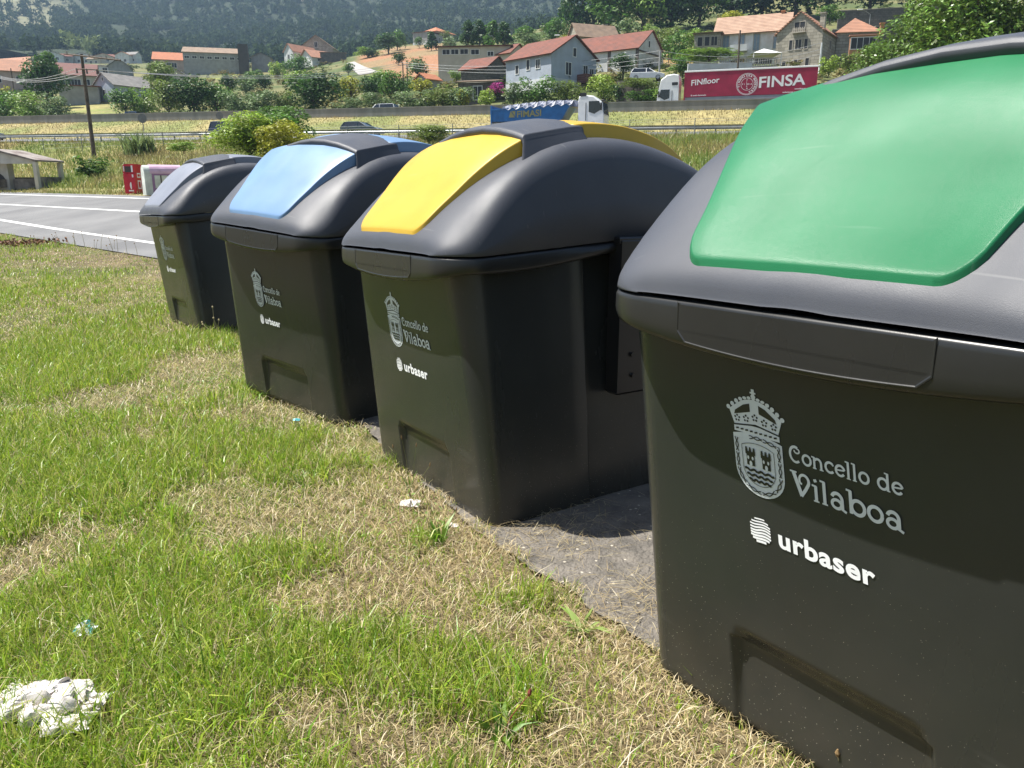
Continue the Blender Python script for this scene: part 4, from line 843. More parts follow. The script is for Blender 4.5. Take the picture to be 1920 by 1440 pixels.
# ------------------------------------------------------------ houses
def wall_mat(name, c, c2=None, rough=.9): mk(name, c, rough, .1, .9, .25, 14, c2=c2, detail=8)
def roof_mat(name, c, c2, sc=1.0):                         # tiled: rows of tiles as bump and tone
    m = mk(name, c, .85, .2, .9, c2=c2, detail=8); n, L = m.node_tree.nodes, m.node_tree.links; b = n['Principled BSDF']; tc = [q for q in n if q.type == 'TEX_COORD'][0]
    wv = n.new('ShaderNodeTexWave'); wv.inputs['Scale'].default_value = 1.15; wv.bands_direction = 'Z'; wv.inputs['Distortion'].default_value = .6; L.new(tc.outputs['Object'], wv.inputs['Vector'])
    mx = n.new('ShaderNodeMix'); mx.data_type = 'RGBA'; mx.blend_type = 'MULTIPLY'; mx.inputs[0].default_value = .45; L.new(b.inputs['Base Color'].links[0].from_socket, mx.inputs[6]); L.new(wv.outputs[0], mx.inputs[7]); L.new(mx.outputs[2], b.inputs['Base Color'])
    bp = n.new('ShaderNodeBump'); bp.inputs['Distance'].default_value = .06; bp.inputs['Strength'].default_value = .8; L.new(wv.outputs[0], bp.inputs['Height']); L.new(bp.outputs[0], b.inputs['Normal'])
wall_mat('render_white', (.66, .68, .70), (.50, .50, .48)); wall_mat('render_cream', (.55, .50, .42), (.44, .40, .33)); wall_mat('render_grey', (.36, .36, .36), (.26, .26, .25)); wall_mat('render_pink', (.50, .38, .33), (.38, .29, .25)); wall_mat('granite', (.46, .42, .34), (.34, .31, .25)); wall_mat('rubble', (.19, .165, .14), (.11, .10, .085)); wall_mat('brick_orange', (.48, .22, .10), (.40, .20, .10)); wall_mat('render_blue', (.40, .45, .52), (.34, .37, .42)); wall_mat('dark_block', (.075, .065, .06))
bm_ = M['granite']; 
def block_pattern(name, sx, sy):
    m = M[name]; n, L = m.node_tree.nodes, m.node_tree.links; b = n['Principled BSDF']; tc = [q for q in n if q.type == 'TEX_COORD'][0]
    sp_ = n.new('ShaderNodeSeparateXYZ'); cb = n.new('ShaderNodeCombineXYZ'); ad = n.new('ShaderNodeMath'); L.new(tc.outputs['Object'], sp_.inputs[0]); L.new(sp_.outputs[0], ad.inputs[0]); L.new(sp_.outputs[1], ad.inputs[1]); L.new(ad.outputs[0], cb.inputs[0]); L.new(sp_.outputs[2], cb.inputs[1])
    br = n.new('ShaderNodeTexBrick'); br.inputs['Scale'].default_value = 1; br.inputs['Brick Width'].default_value = sx; br.inputs['Row Height'].default_value = sy; br.inputs['Mortar Size'].default_value = .03
    br.inputs['Color1'].default_value = (1, 1, 1, 1); br.inputs['Color2'].default_value = (.7, .7, .7, 1); br.inputs['Mortar'].default_value = (.5, .5, .5, 1); L.new(cb.outputs[0], br.inputs['Vector'])
    mx = n.new('ShaderNodeMix'); mx.data_type = 'RGBA'; mx.blend_type = 'MULTIPLY'; mx.inputs[0].default_value = 1; L.new(b.inputs['Base Color'].links[0].from_socket, mx.inputs[6]); L.new(br.outputs[0], mx.inputs[7]); L.new(mx.outputs[2], b.inputs['Base Color'])
block_pattern('granite', .9, .42); block_pattern('rubble', .6, .35)
roof_mat('tiles_red', (.24, .075, .045), (.15, .06, .042)); roof_mat('tiles_orange', (.47, .225, .135), (.34, .175, .11)); roof_mat('tiles_pale', (.50, .33, .23), (.36, .22, .15)); roof_mat('tiles_grey', (.30, .28, .26), (.20, .19, .18)); roof_mat('tiles_tan', (.36, .25, .17), (.24, .17, .12)); roof_mat('tiles_bright', (.56, .20, .09), (.44, .17, .085)); roof_mat('tiles_maroon', (.24, .105, .085), (.19, .09, .075))
mk('window_frame', (.70, .70, .68), .5, .03); mk('window_stone', (.42, .38, .32), .8, .05); mk('window_dark', (.025, .025, .027), .5); mk('door_blue', (.20, .27, .34), .5, .1); mk('eave_dark', (.10, .08, .07), .8)
def house(name, label, u, v, D, th, L, W, H, rise, wall, roof, ridge='gable_right', wins_l=(), wins_r=(), frame_='window_frame', over=.35, cat='house', group=None, lower=None, deep=2.5, chimney=None, glass='window_dark', hip=False):
    """near corner at picture point (u, v), distance D. left face runs left and away (length L), right face right and away (length W)."""
    c = P(u, v, D); th = R(th) + math.atan2(c.x, c.y); rz = math.pi / 2 - th; root = tag(empty(name, c, rz), label, cat, group)
    # local x along the right face, local y along the left face
    b = MB(); b.add([(0, 0, -deep), (W, 0, -deep), (W, L, -deep), (0, L, -deep), (0, 0, H), (W, 0, H), (W, L, H), (0, L, H)], [(0, 1, 5, 4), (1, 2, 6, 5), (2, 3, 7, 6), (3, 0, 4, 7)])
    g = ridge != 'flat' and ridge != 'mono' and not hip
    if g and ridge == 'gable_right': b.add([(0, 0, H), (W, 0, H), (W / 2, 0, H + rise), (0, L, H), (W, L, H), (W / 2, L, H + rise)], [(0, 1, 2), (3, 5, 4)])
    if g and ridge == 'gable_left': b.add([(0, 0, H), (0, L, H), (0, L / 2, H + rise), (W, 0, H), (W, L, H), (W, L / 2, H + rise)], [(0, 2, 1), (3, 4, 5)])
    b.build('wall', wall, root)
    if lower:                                              # a band of other stuff at the foot of the walls
        q = MB(); q.add([(-.06, -.06, -deep), (W + .06, -.06, -deep), (W + .06, L, -deep), (-.06, L, -deep), (-.06, -.06, lower[0]), (W + .06, -.06, lower[0]), (W + .06, L, lower[0]), (-.06, L, lower[0])], [(0, 1, 5, 4), (1, 2, 6, 5), (3, 0, 4, 7), (4, 5, 6, 7)]); q.build('plinth', lower[1], root)
    o = over; q = MB(); th_ = .16
    def slab(a, b_, c_, d):
        n = (Vector(b_) - Vector(a)).cross(Vector(d) - Vector(a)).normalized() * th_
        if n.z < 0: n = -n
        V = [Vector(p) for p in (a, b_, c_, d)]; q.add([*V, *[p + n for p in V]], [(0, 1, 2, 3), (4, 5, 6, 7)] + [(i, (i + 1) % 4, 4 + (i + 1) % 4, 4 + i) for i in range(4)])
    if hip:
        k = min(W, L) / 2; r0, r1 = ((W / 2, k), (W / 2, L - k)) if L >= W else ((k, L / 2), (W - k, L / 2)); A = [(-o, -o, H), (W + o, -o, H), (W + o, L + o, H), (-o, L + o, H)]; Q = [(*r0, H + rise), (*r1, H + rise)]
        F = [(0, 1, 4), (1, 2, 5, 4), (2, 3, 5), (3, 0, 4, 5)] if L >= W else [(0, 1, 5, 4), (1, 2, 5), (2, 3, 4, 5), (3, 0, 4)]
        q.add(A + Q, F + [(3, 2, 1, 0)])
    elif ridge == 'gable_right':
        e = o * rise / (W / 2); slab((-o, -o, H - e), (-o, L + o, H - e), (W / 2, L + o, H + rise), (W / 2, -o, H + rise)); slab((W + o, -o, H - e), (W + o, L + o, H - e), (W / 2, L + o, H + rise + .004), (W / 2, -o, H + rise + .004))
    elif ridge == 'gable_left':
        e = o * rise / (L / 2); slab((-o, -o, H - e), (W + o, -o, H - e), (W + o, L / 2, H + rise), (-o, L / 2, H + rise)); slab((-o, L + o, H - e), (W + o, L + o, H - e), (W + o, L / 2, H + rise + .004), (-o, L / 2, H + rise + .004))
    elif ridge == 'mono': slab((-o, -o, H), (W + o, -o, H + rise), (W + o, L + o, H + rise), (-o, L + o, H))
    else: q.box((W / 2, L / 2, H + .1), (W + 2 * o, L + 2 * o, .2))
    rf = q.build('roof', roof, root)
    if chimney:
        for cx, cy, cw, ch, cm_ in chimney: q = MB(); q.box((cx, cy, ch / 2 + H), (cw, cw, ch)); q.box((cx, cy, ch + H + .08), (cw + .2, cw + .2, .16)); q.build('chimney', cm_, rf)
    for face, ws in (('l', wins_l), ('r', wins_r)):
        for w_ in ws:
            p, z, ww, hh = w_[:4]; fm = w_[4] if len(w_) > 4 else frame_; gm = w_[5] if len(w_) > 5 else glass; f = .09
            q = MB(); T = lambda a, d, zz: (-d, a, zz) if face == 'l' else (a, -d, zz)
            def bar(a0, a1, z0, z1, d0, d1, qq): 
                pts = [T(a, d, zz) for zz in (z0, z1) for a, d in ((a0, d0), (a1, d0), (a1, d1), (a0, d1))]; qq.add(pts, [(3, 2, 1, 0), (4, 5, 6, 7)] + [(i, (i + 1) % 4, 4 + (i + 1) % 4, 4 + i) for i in range(4)])
            for a0, a1, z0, z1 in ((p - ww / 2 - f, p - ww / 2, z - f, z + hh + f), (p + ww / 2, p + ww / 2 + f, z - f, z + hh + f), (p - ww / 2, p + ww / 2, z + hh, z + hh + f), (p - ww / 2, p + ww / 2, z - f, z)): bar(a0, a1, z0, z1, -.03, .06, q)
            if ww > .7: bar(p - .03, p + .03, z, z + hh, -.03, .04, q)
            if ww > 2: bar(p - ww / 4 - .03, p - ww / 4 + .03, z, z + hh, -.03, .041, q); bar(p + ww / 4 - .03, p + ww / 4 + .03, z, z + hh, -.03, .042, q)
            wo = q.build('door' if hh > 1.75 and z < .3 else 'window', fm, root); q = MB(); bar(p - ww / 2, p + ww / 2, z, z + hh, -.02, .012, q); q.build('pane', gm, wo)
    return root
# centre of the picture
h = house('house', 'pale grey blue gabled house with red brown roof behind the tipper lorry', 1033, 172, 113, 45, 9.3, 9.2, 5.0, 2.7, 'render_blue', 'tiles_red', 'gable_right',
    wins_l=[(2.6, 3.3, .8, 1.15), (4.6, 3.3, .6, 1.3), (6.9, 3.0, .6, 1.1), (5.6, .3, 1.0, 1.3, 'window_frame', 'door_blue'), (2.2, .3, .9, 1.2)], wins_r=[(3.4, 2.5, 1.1, 1.6), (6.9, 2.4, .9, 1.6), (8.2, 2.5, .8, 1.2), (4.6, 5.0, .6, 1.1)], lower=(1.9, 'render_white'), chimney=[(6, 6, .4, 2.4, 'render_white')])
q = MB(); q.box((7.4, -.9, 1.55), (4.6, 1.7, .15)); q.box((7.4, -1.75, 2.1), (4.6, .12, 1.1)); q.box((5.15, -.9, 2.1), (.12, 1.6, 1.1)); q.build('balcony', 'tiles_maroon', h)
h = house('house', 'white gabled house with red tiled roof and dark corner stones', 1195, 131, 133, 27, 13, 9.5, 3.35, 3.15, 'render_white', 'tiles_red', 'gable_right',
    wins_l=[(2.4, 1.1, 1.1, 1.2), (8.2, .9, .8, 1.1), (11.0, .6, .7, 1.0)], wins_r=[(3.9, 3.9, .55, .95)], over=.3)
for x, y in ((-.04, .1), (-.05, 5.2)): q = MB(); q.box((x, y, 1.4), (.16, .5, 3.8)); q.build('corner_stones', 'eave_dark', h)
q = MB(); q.box((4.75, -.05, 3.0), (9.3, .12, .22)); q.build('band', 'eave_dark', h)
q = MB(); q.box((8.3, -.9, .5), (3.6, 1.8, .12)); q.build('porch_roof', 'eave_dark', h)
house('house', 'long cream flat fronted house with a row of dark windows under a red eave', 957, 152, 148, 7, 13.2, 6.5, 5.9, .9, 'render_cream', 'tiles_red', 'mono',
    wins_l=[(11.7, 4.7, 1.3, .8), (10.1, 4.7, 1.3, .8), (8.4, 4.7, 1.4, .8), (6.4, 4.6, 1.4, .8), (3.6, 4.3, 1.0, .7), (8.5, 1.7, 1.2, .45)], over=.4)
house('house', 'small plain gable end attached to the long cream house, with dark chimney', 957, 150, 146.5, 40, 3.4, 4.6, 4.6, 1.6, 'render_cream', 'tiles_red', 'gable_right', chimney=[(4.2, 2, .8, 2.0, 'dark_block')])
house('stone_house', 'small brown stone house with white foot left of the pale blue house', 913, 165, 128, 40, 5.4, 5.4, 3.1, 1.75, 'rubble', 'tiles_red', 'gable_right', lower=(1.2, 'render_cream'))
house('shed', 'low ruinous shed with rusty sheet roof among bushes behind the barrier', 925, 186, 111, 15, 5.0, 4.0, 2.2, .7, 'rubble', 'tiles_tan', 'mono', wins_l=[(2.2, .0, 1.2, 1.7)], cat='shed')
house('house', 'tan roofed house with gabled end and stone chimney, behind the white gabled house', 1084, 78, 166, 65, 5.0, 9.0, 1.2, 2.6, 'granite', 'tiles_tan', 'gable_left', chimney=[(7.3, 3.0, .9, 2.8, 'granite')])
house('shed', 'small shed with bright coral red roof beside the twin poles', 800, 160, 140, 50, 3.0, 3.0, 1.1, .9, 'render_grey', 'tiles_bright', 'gable_left', cat='shed')
# right
h = house('house', 'large white house with pale orange tiled roof and tall grey doors above the crimson trailer', 1472, 128, 129, 4, 11.0, 7, 5.7, 2.9, 'render_white', 'tiles_pale', 'gable_right',
    wins_l=[(9.3, 2.9, .9, 2.4, 'window_stone', 'door_blue'), (6.9, 2.9, .9, 2.4, 'window_stone', 'door_blue'), (4.6, 2.9, .9, 2.4, 'window_stone', 'door_blue'), (1.6, 3.0, .9, 1.7, 'window_stone', 'door_blue'), (3.4, .2, 2.6, 1.7)], over=.4, chimney=[(3.5, 1.2, .5, 3.2, 'brick_orange')])
q = MB(); q.box((-.6, 7.2, 2.85), (1.2, 2.6, .14)); q.box((-1.15, 7.2, 3.3), (.08, 2.6, .9)); q.build('balcony', 'render_white', h)
h = house('stone_house', 'tall granite gabled house with arched attic window, right of the large white house', 1537, 128, 121, 15, 6.7, 8.5, 5.3, 2.7, 'granite', 'tiles_orange', 'gable_left',
    wins_l=[(2.3, 2.9, .45, 1.35), (3.4, 2.9, .85, 1.35), (4.5, 2.9, .45, 1.35), (5.3, .4, .5, 1.0), (3.6, .5, .5, 1.0), (1.9, .55, .5, 1.0), (3.4, 5.75, 1.5, .9)], wins_r=[(4.5, 3.2, .8, 1.2)], frame_='window_stone', over=.25, chimney=[(.6, .3, .7, 2.2, 'granite')])
q = MB(); q.box((-.25, 3.4, 5.2), (.5, 1.9, .12)); q.build('balcony', 'window_stone', h)
for i in range(7): q = MB(); q.box((-.42, 2.6 + i * .27, 5.55), (.1, .12, .6)); q.build('baluster', 'window_stone', h)
house('house', 'small house with glazed white veranda over orange brick, red hipped roof', 1590, 118, 122, 82, .6, 3.6, 3.7, 2.0, 'brick_orange', 'tiles_orange', 'flat', wins_r=[(1.8, 1.9, 3.3, 1.5)], over=.15, chimney=[(4.3, 1, .5, 1.6, 'brick_orange')])
h = house('house', 'rear wing with red hipped roof between the granite house and the stone terrace wall', 1566, 100, 127, 78, 7, 6.2, 2.9, 2.6, 'granite', 'tiles_orange', hip=True)
house('shed', 'old stone outbuilding with dark openings left of the large white house', 1349, 96, 131, 4, 4.0, 3.5, 2.7, .4, 'granite', 'tiles_tan', 'mono', wins_l=[(3.1, .9, .7, 1.3), (2.0, .9, .7, 1.3), (.9, .9, .9, 1.3)], cat='shed', frame_='window_stone')
# hill
h = house('house', 'white house with orange roofs and dark verandas on the hill by the lane', 586, 123, 300, 60, 8.5, 10, 3.2, 2.8, 'render_white', 'tiles_orange', 'gable_left', wins_r=[(3, 1.8, 1.6, .9), (5.6, 1.8, 1.6, .9), (8, 1.8, 1.6, .9), (5, -.2, 5, .9)], over=.7)
house('house', 'orange roofed house with white gable left of the white hill house', 550, 112, 306, 50, 5, 12, 3.2, 2.6, 'render_white', 'tiles_orange', 'gable_left', wins_l=[(2.5, .5, 1, 1.5)])
house('stone_house', 'brown gabled stone house behind the white hill house', 625, 108, 318, 15, 13, 8, 3.5, 4.5, 'granite', 'tiles_tan', 'gable_left', wins_l=[(6.5, 3.8, 1.2, 1.8)])
house('shed', 'low grey barn right of the white hill house, at the bend of the lane', 648, 117, 303, 4, 9, 6, 3.2, .8, 'rubble', 'tiles_tan', 'mono', cat='barn')
house('house', 'pale house with low white annexe on top of the red field', 803, 84, 312, 35, 7, 9.5, 4.6, .6, 'render_grey', 'tiles_red', 'mono', wins_r=[(5.2, 2.0, .9, 1.6), (7.6, 2.0, .9, 1.6)], lower=(1.2, 'render_white'))
house('house', 'house with orange pyramid roof at the top of the red field', 818, 76, 322, 45, 9.5, 9.5, 3.4, 2.6, 'render_cream', 'tiles_bright', hip=True, over=.8)
house('stone_house', 'roofless grey stone house showing over the dark trees at the hilltop', 950, 62, 330, 20, 9.5, 7, 2.2, 2.0, 'render_grey', 'tiles_grey', 'gable_left')
# left
house('barn', 'big long grey barn with tan roof and rows of slit windows', 464, 140, 258, 4, 18.5, 9, 6.0, 2.0, 'render_grey', 'tiles_tan', 'gable_right', wins_l=[(2 + 2.2 * i, 4.2, 1.3, .7) for i in range(8)], cat='barn')
house('silo', 'dark square tower at the right end of the long grey barn', 467, 140, 255, 5, 2.8, 3, 8.6, .2, 'dark_block', 'dark_block', 'flat', over=.02, cat='tower')
house('house', 'brick red house with bright orange roof left of the long grey barn', 357, 133, 268, 5, 11, 8, 3.2, 2.6, 'render_pink', 'tiles_bright', 'gable_right', wins_l=[(5.5, .8, 3, 1.4)])
h = house('house', 'grey house with blue grey gable and pale slate roof right of the utility pole', 217, 190, 158, 58, 7.0, 8.4, 3.1, 2.3, 'render_blue', 'tiles_grey', 'gable_left', wins_l=[(3.5, 1.2, .7, 1.1), (3.5, 4.0, .5, .6)], wins_r=[(3.9, 1.3, .9, 1.1), (5.9, 1.2, .9, 1.1)])
house('shed', 'lean-to with flat red roof against the blue grey gable', 186, 186, 156, 4, 6.6, 5, 2.2, .5, 'render_grey', 'tiles_red', 'mono', cat='shed')
house('house', 'house with dull red roof and long glazed gallery behind the utility pole', 183, 168, 190, 4, 10.8, 9, 3.0, 2.9, 'render_cream', 'tiles_maroon', 'gable_right', wins_l=[(2, .9, 1.2, 1.2), (4.6, .8, 2.6, 1.2), (7.8, .9, 2.6, 1.2)])
house('house', 'wide pink house with orange tiled roof at the left picture edge', 80, 166, 180, 3, 16, 10, 3.3, 2.8, 'render_pink', 'tiles_orange', 'gable_right', wins_l=[(2.0, .8, 1.0, 1.4), (4.2, .8, 1.0, 1.4), (8.0, .8, 1.0, 1.4)])
house('house', 'second orange roof with grey gable behind the wide pink house', 40, 128, 204, 50, 12, 8, 1.2, 2.0, 'render_grey', 'tiles_orange', 'gable_right')
house('shed', 'pale gable of a small house half sunk in trees below the orange roof', 357, 158, 200, 12, 7.2, 6, 1.4, 2.2, 'render_cream', 'tiles_grey', 'gable_left', cat='house')
house('house', 'small dark grey gable left of the yellow green hill tree', 245, 142, 230, 8, 5.5, 6, 2.4, 1.8, 'render_grey', 'tiles_grey', 'gable_left')
house('house', 'low white house with curved porch between the pole and the small dark gable', 216, 140, 236, 8, 5.0, 5, 2.2, .8, 'render_white', 'tiles_grey', 'mono', wins_l=[(2.5, .3, 1.2, 1.4)])
house('house', 'grey house with white sheet roof left of the white hill house', 508, 128, 268, 8, 6.0, 6, 3.2, 1.4, 'render_grey', 'tiles_grey', 'gable_left')
for i, (u, v, w_, hh, wm, rm, lab) in enumerate(((120, 116, 9, 3, 'render_white', 'tiles_grey', 'leftmost tiny white house of the distant village'), (137, 118, 8, 3, 'render_grey', 'tiles_red', 'tiny grey house with red roof in the distant village, left of the pole top'), (172, 120, 9, 4, 'render_white', 'tiles_grey', 'tiny white house just right of the pole top'), (188, 122, 7, 3, 'render_cream', 'tiles_tan', 'tiny cream house lowest in the distant village'),
        (214, 119, 9, 3, 'render_cream', 'tiles_orange', 'tiny house with orange roof in the middle of the distant village'), (228, 119, 7, 3, 'render_white', 'tiles_red', 'tiny white house with red roof in the distant village'), (243, 119, 7, 4, 'render_white', 'tiles_orange', 'tiny tall white house with orange roof in the distant village'), (256, 118, 6, 4, 'render_white', 'tiles_grey', 'rightmost tiny white house of the distant village'))):
    house('house', lab, u, v, 405 + 3 * (i % 3), 10 + 9 * (i % 4), w_, w_ * .7, hh, 1.4, wm, rm, ('gable_left', 'gable_right')[i % 2], wins_l=[(w_ * .3, .8, 1.2, 1.2), (w_ * .7, .8, 1.2, 1.2)], group='houses of the distant village')

# terraces, walls, balustrade, gazebo on the right
def wall_between(name, label, pts, mat, h0, cat='wall', thick=.5, cap=None):
    root = tag(empty(name, pts[0]), label, cat); b = MB()
    for A, B_ in zip(pts[:-1], pts[1:]):
        d = (B_ - A); m = (A + B_) / 2 - pts[0]; L_ = math.hypot(d.x, d.y); rz = math.atan2(d.y, d.x); zb, zt = min(A.z, B_.z) - h0, (A.z + B_.z) / 2; b.box((m.x, m.y, (zb + zt) / 2 - pts[0].z), (L_ + .02, thick, zt - zb), rz)
    b.build('stonework', mat, root)
    if cap:
        q = MB()
        for A, B_ in zip(pts[:-1], pts[1:]): d = (B_ - A); m = (A + B_) / 2 - pts[0]; q.box((m.x, m.y, (A.z + B_.z) / 2 - pts[0].z + .06), (math.hypot(d.x, d.y), thick + .15, .14), math.atan2(d.y, d.x))
        q.build('coping', cap, root)
    return root
wall_between('retaining_wall', 'upper retaining wall of grey stone above the red roofed houses', [P(1572, 22, 176), P(1650, 17, 174), P(1760, 13, 172), P(1900, 8, 170)], 'rubble', 9, thick=.8, cap='granite')
wall_between('retaining_wall', 'lower retaining wall of grey stone behind the street lamp', [P(1560, 57, 160), P(1640, 53, 158), P(1760, 44, 156), P(1900, 40, 154)], 'rubble', 8, thick=.8, cap='granite')
wall_between('retaining_wall', 'grey stone terrace wall overgrown with shrubs, left of the white lorry cab', [P(1158, 152, 101), P(1190, 151, 100), P(1226, 154, 99)], 'rubble', 3.2, thick=.6)
wall_between('terrace_wall', 'white terrace wall showing just above the crimson trailer roof', [P(1290, 120, 108), P(1350, 119, 108), P(1410, 118, 108)], 'render_white', 3.0, thick=.3)
bal = tag(empty('balustrade', P(1345, 124, 112)), 'pale stone balustrade in front of the large white house', 'balustrade'); Q0 = P(1345, 124, 112); Q1 = P(1458, 122, 112); dd = (Q1 - Q0); LL = math.hypot(dd.x, dd.y); bal.rotation_euler.z = math.atan2(dd.y, dd.x)
q = MB(); q.box((LL / 2, 0, 1.0), (LL, .25, .14)); q.build('top_rail', 'window_stone', bal); q = MB(); q.box((LL / 2, 0, -.4), (LL, .3, .9)); q.build('base', 'window_stone', bal); q = MB(); q.tube([(0, 0, .05), (0, 0, .3), (0, 0, .5), (0, 0, .93)], [.06, .1, .05, .08], 6); qm = q.mesh('baluster', 'window_stone')
for i in range(26): link('baluster', qm, bal, (.2 + i * (LL - .4) / 25, 0, 0))
gp = P(1430, 122, 116); gz_ = tag(empty('gazebo', gp), 'white fabric gazebo standing on the terrace of the large white house', 'gazebo'); q = MB(); q.add([(-2, -2, 1.3), (2, -2, 1.3), (2, 2, 1.3), (-2, 2, 1.3), (0, 0, 2.15)], [(0, 1, 4), (1, 2, 4), (2, 3, 4), (3, 0, 4)]); q.build('canopy', 'window_frame', gz_); q = MB(); q.tube([(0, 0, -1), (0, 0, 1.3)], .06, 5); qm = q.mesh('leg', 'window_frame')
for x in (-1.9, 1.9):
    for y in (-1.9, 1.9): link('leg', qm, gz_, (x, y, 0))

# ---- open stone shelter with fountain beside the road
c = G(73, 354); sh = tag(empty('wash_house', c, R(82)), 'open stone shelter with white posts and mossy tiled roof beside the road', 'shelter'); W_, L_ = 2.2, 5.4; pxm = FPX / c.y
Hs = (P(72, 303, c.y).z - c.z); Rs = P(10, 283, c.y).z - c.z - Hs
mk('whitewash', (.60, .57, .52), .9, .2, 1.5, c2=(.44, .41, .37)); mk('old_roof', (.12, .085, .075), .9, .3, 1.4, c2=(.34, .31, .28), detail=8); mk('old_stone', (.24, .205, .175), .9, .3, 2, .3, 10)
for x, y in ((0, 0), (W_, 0), (0, L_), (W_, L_)): q = MB(); q.box((x, y, Hs / 2 - .1), (.24, .24, Hs + .2), bev=.02); q.build('post', 'whitewash', sh)
q = MB(); q.add([(-.02, 0, Hs - .12), (-.02, L_, Hs - .12), (-.02, L_ + .1, Hs), (-.02, L_ / 2, Hs + Rs), (-.02, -.1, Hs)], [(0, 1, 2, 3, 4)]); q.add([(.12, 0, Hs - .12), (.12, L_, Hs - .12), (.12, L_ + .1, Hs), (.12, L_ / 2, Hs + Rs), (.12, -.1, Hs)], [(4, 3, 2, 1, 0)]); q.build('gable_panel', 'whitewash', sh)
q = MB(); o = .2
for s in (0, 1):
    y0_ = -o if not s else L_ + o; z0_ = Hs - o * Rs / (L_ / 2) + .05
    q.add([(-o, y0_, z0_), (W_ + o, y0_, z0_), (W_ + o, L_ / 2, Hs + Rs + .05), (-o, L_ / 2, Hs + Rs + .05), (-o, y0_, z0_ + .1), (W_ + o, y0_, z0_ + .1), (W_ + o, L_ / 2, Hs + Rs + .15), (-o, L_ / 2, Hs + Rs + .15)], [(0, 1, 2, 3), (4, 5, 6, 7), (0, 1, 5, 4), (1, 2, 6, 5), (2, 3, 7, 6), (3, 0, 4, 7)])
q.build('roof', 'old_roof', sh)
q = MB(); q.box((W_ / 2, .02, .32), (W_ - .2, .2, .84)); q.build('side_wall', 'old_stone', sh); q = MB(); q.box((W_, L_ / 2, .32), (.22, L_ - .3, .84)); q.build('back_wall', 'old_stone', sh)
q = MB(); q.box((1.6, 1.6, .3), (1.5, 1.6, .66)); q.build('trough', 'old_stone', sh); q = MB(); q.box((1.6, 1.6, .64), (1.3, 1.4, .03)); q.build('trough_water', 'glass_dark', sh)
q = MB(); q.box((.9, 3.4, .75), (.5, 1.7, 1.7)); q.build('fountain_stone', 'whitewash', sh); q = MB(); q.prism([(3.4 + .6 * math.cos(R(a)), .45 + .55 * math.sin(R(a))) for a in range(0, 181, 20)], .63, .648, 'x'); q.build('fountain_niche', 'dark_block', sh); q = MB(); q.box((.35, 3.4, .35), (.7, 1.3, .5)); q.build('fountain_basin', 'old_stone', sh)

# ---- the red and the pink donation containers behind the far grey bin
mk('bank_red', (.55, .012, .035), .4, .1); mk('bank_pink', (.62, .42, .56), .45, .08); mk('bank_violet', (.30, .17, .30), .5, .08); mk('poster', (.62, .66, .60), .6, .15, 3)
c = G(258, 363); k = c.y / FPX * 1.03; Hc = 50 * k; rb = tag(empty('clothes_bank', c, R(0)), 'bright red clothes donation container with white symbols', 'donation container')
fw, dp = 30 * k, 30 * k                                    # front faces the viewer's left
q = MB(); q.box((-fw * .15, 0, Hc * .35), (fw * .66, dp, Hc * .70), bev=.03); q.build('body', 'bank_red', rb)
q = MB(); q.prism([(-fw * .48, Hc * .70), (fw * .18, Hc * .70), (fw * .18, Hc), (-fw * .36, Hc), (-fw * .46, Hc * .93)], -dp * .5, dp * .5); q.build('hood', 'bank_red', rb)
q = MB(); q.box((-fw * .15, -dp * .505, Hc * .82), (fw * .36, .02, Hc * .2)); q.build('slot', 'dark_block', rb)
for x, z, w_, h_ in ((-.40, .84, .05, .18), (.07, .84, .09, .22), (.07, .60, .08, .1)): q = MB(); q.box((fw * x, -dp * .512, Hc * z), (fw * w_, .012, Hc * h_)); q.build('label', 'letter_white', rb)
q = MB(); q.prism([(fw * (-.1 + .055 * math.sin(a)), Hc * (.27 + .12 * math.cos(a) + .02 * math.sin(2 * a))) for a in [i * math.pi / 8 for i in range(16)]], -dp * .5 - .006, -dp * .5 - .001); q.box((-fw * .1, -dp * .506, Hc * .10), (fw * .28, .012, Hc * .045)); q.build('emblem', 'letter_white', rb)
q = MB()
for z0, z1 in ((.54, .70), (.16, .45)):
    x_ = fw * .185; 
    for a, b_, c_, d in ((-.2, .2, z1 - .04, z1), (-.2, .2, z0, z0 + .04), (-.2, -.14, z0 + .04, z1 - .04), (.14, .2, z0 + .04, z1 - .04)): q.box((x_, dp * (a + b_) / 2, Hc * (c_ + d) / 2), (.012, dp * (b_ - a), Hc * (d - c_)))
q.build('side_symbol', 'letter_white', rb)
c = G(282, 366); k = c.y / FPX * 1.03; Hc = 51 * k; pb = tag(empty('clothes_bank', c, R(38)), 'pink donation container with rounded roof, right of the red one', 'donation container'); LL, dp = 52 * k, 22 * k
prof = [(-dp * .5, 0), (-dp * .5, Hc * .72)] + [(-dp * .5 * math.cos(R(a)), Hc * .72 + Hc * .28 * math.sin(R(a))) for a in range(15, 180, 15)] + [(dp * .5, Hc * .72), (dp * .5, 0)]
q = MB(); q.prism(prof, -k * 9, k * 3, 'x'); q.build('end_panel', 'poster', pb); q = MB(); q.prism([(y * 1.04, z * 1.0 + .005) for y, z in prof], k * 3, LL, 'x'); q.build('body', 'bank_violet', pb)
q = MB(); rows = [[(x, y * 1.1, z + .03) for y, z in prof[1:-1]] for x in (k * 1, LL + .05)]; q.grid(rows); rows = [[(x, y * 1.06, z) for y, z in prof[1:-1]] for x in (k * 1, LL + .05)]; q.grid(rows); q.build('roof', 'bank_pink', pb)
q = MB(); q.box((LL * .45, -dp * .53, Hc * .45), (LL * .62, .02, Hc * .42)); po = q.build('poster', 'poster', pb)
for t in (.34, .58): q = MB(); q.box((LL * t, -dp * .545, Hc * .45), (.05, .015, Hc * .42)); q.build('bar', 'dark_block', po)
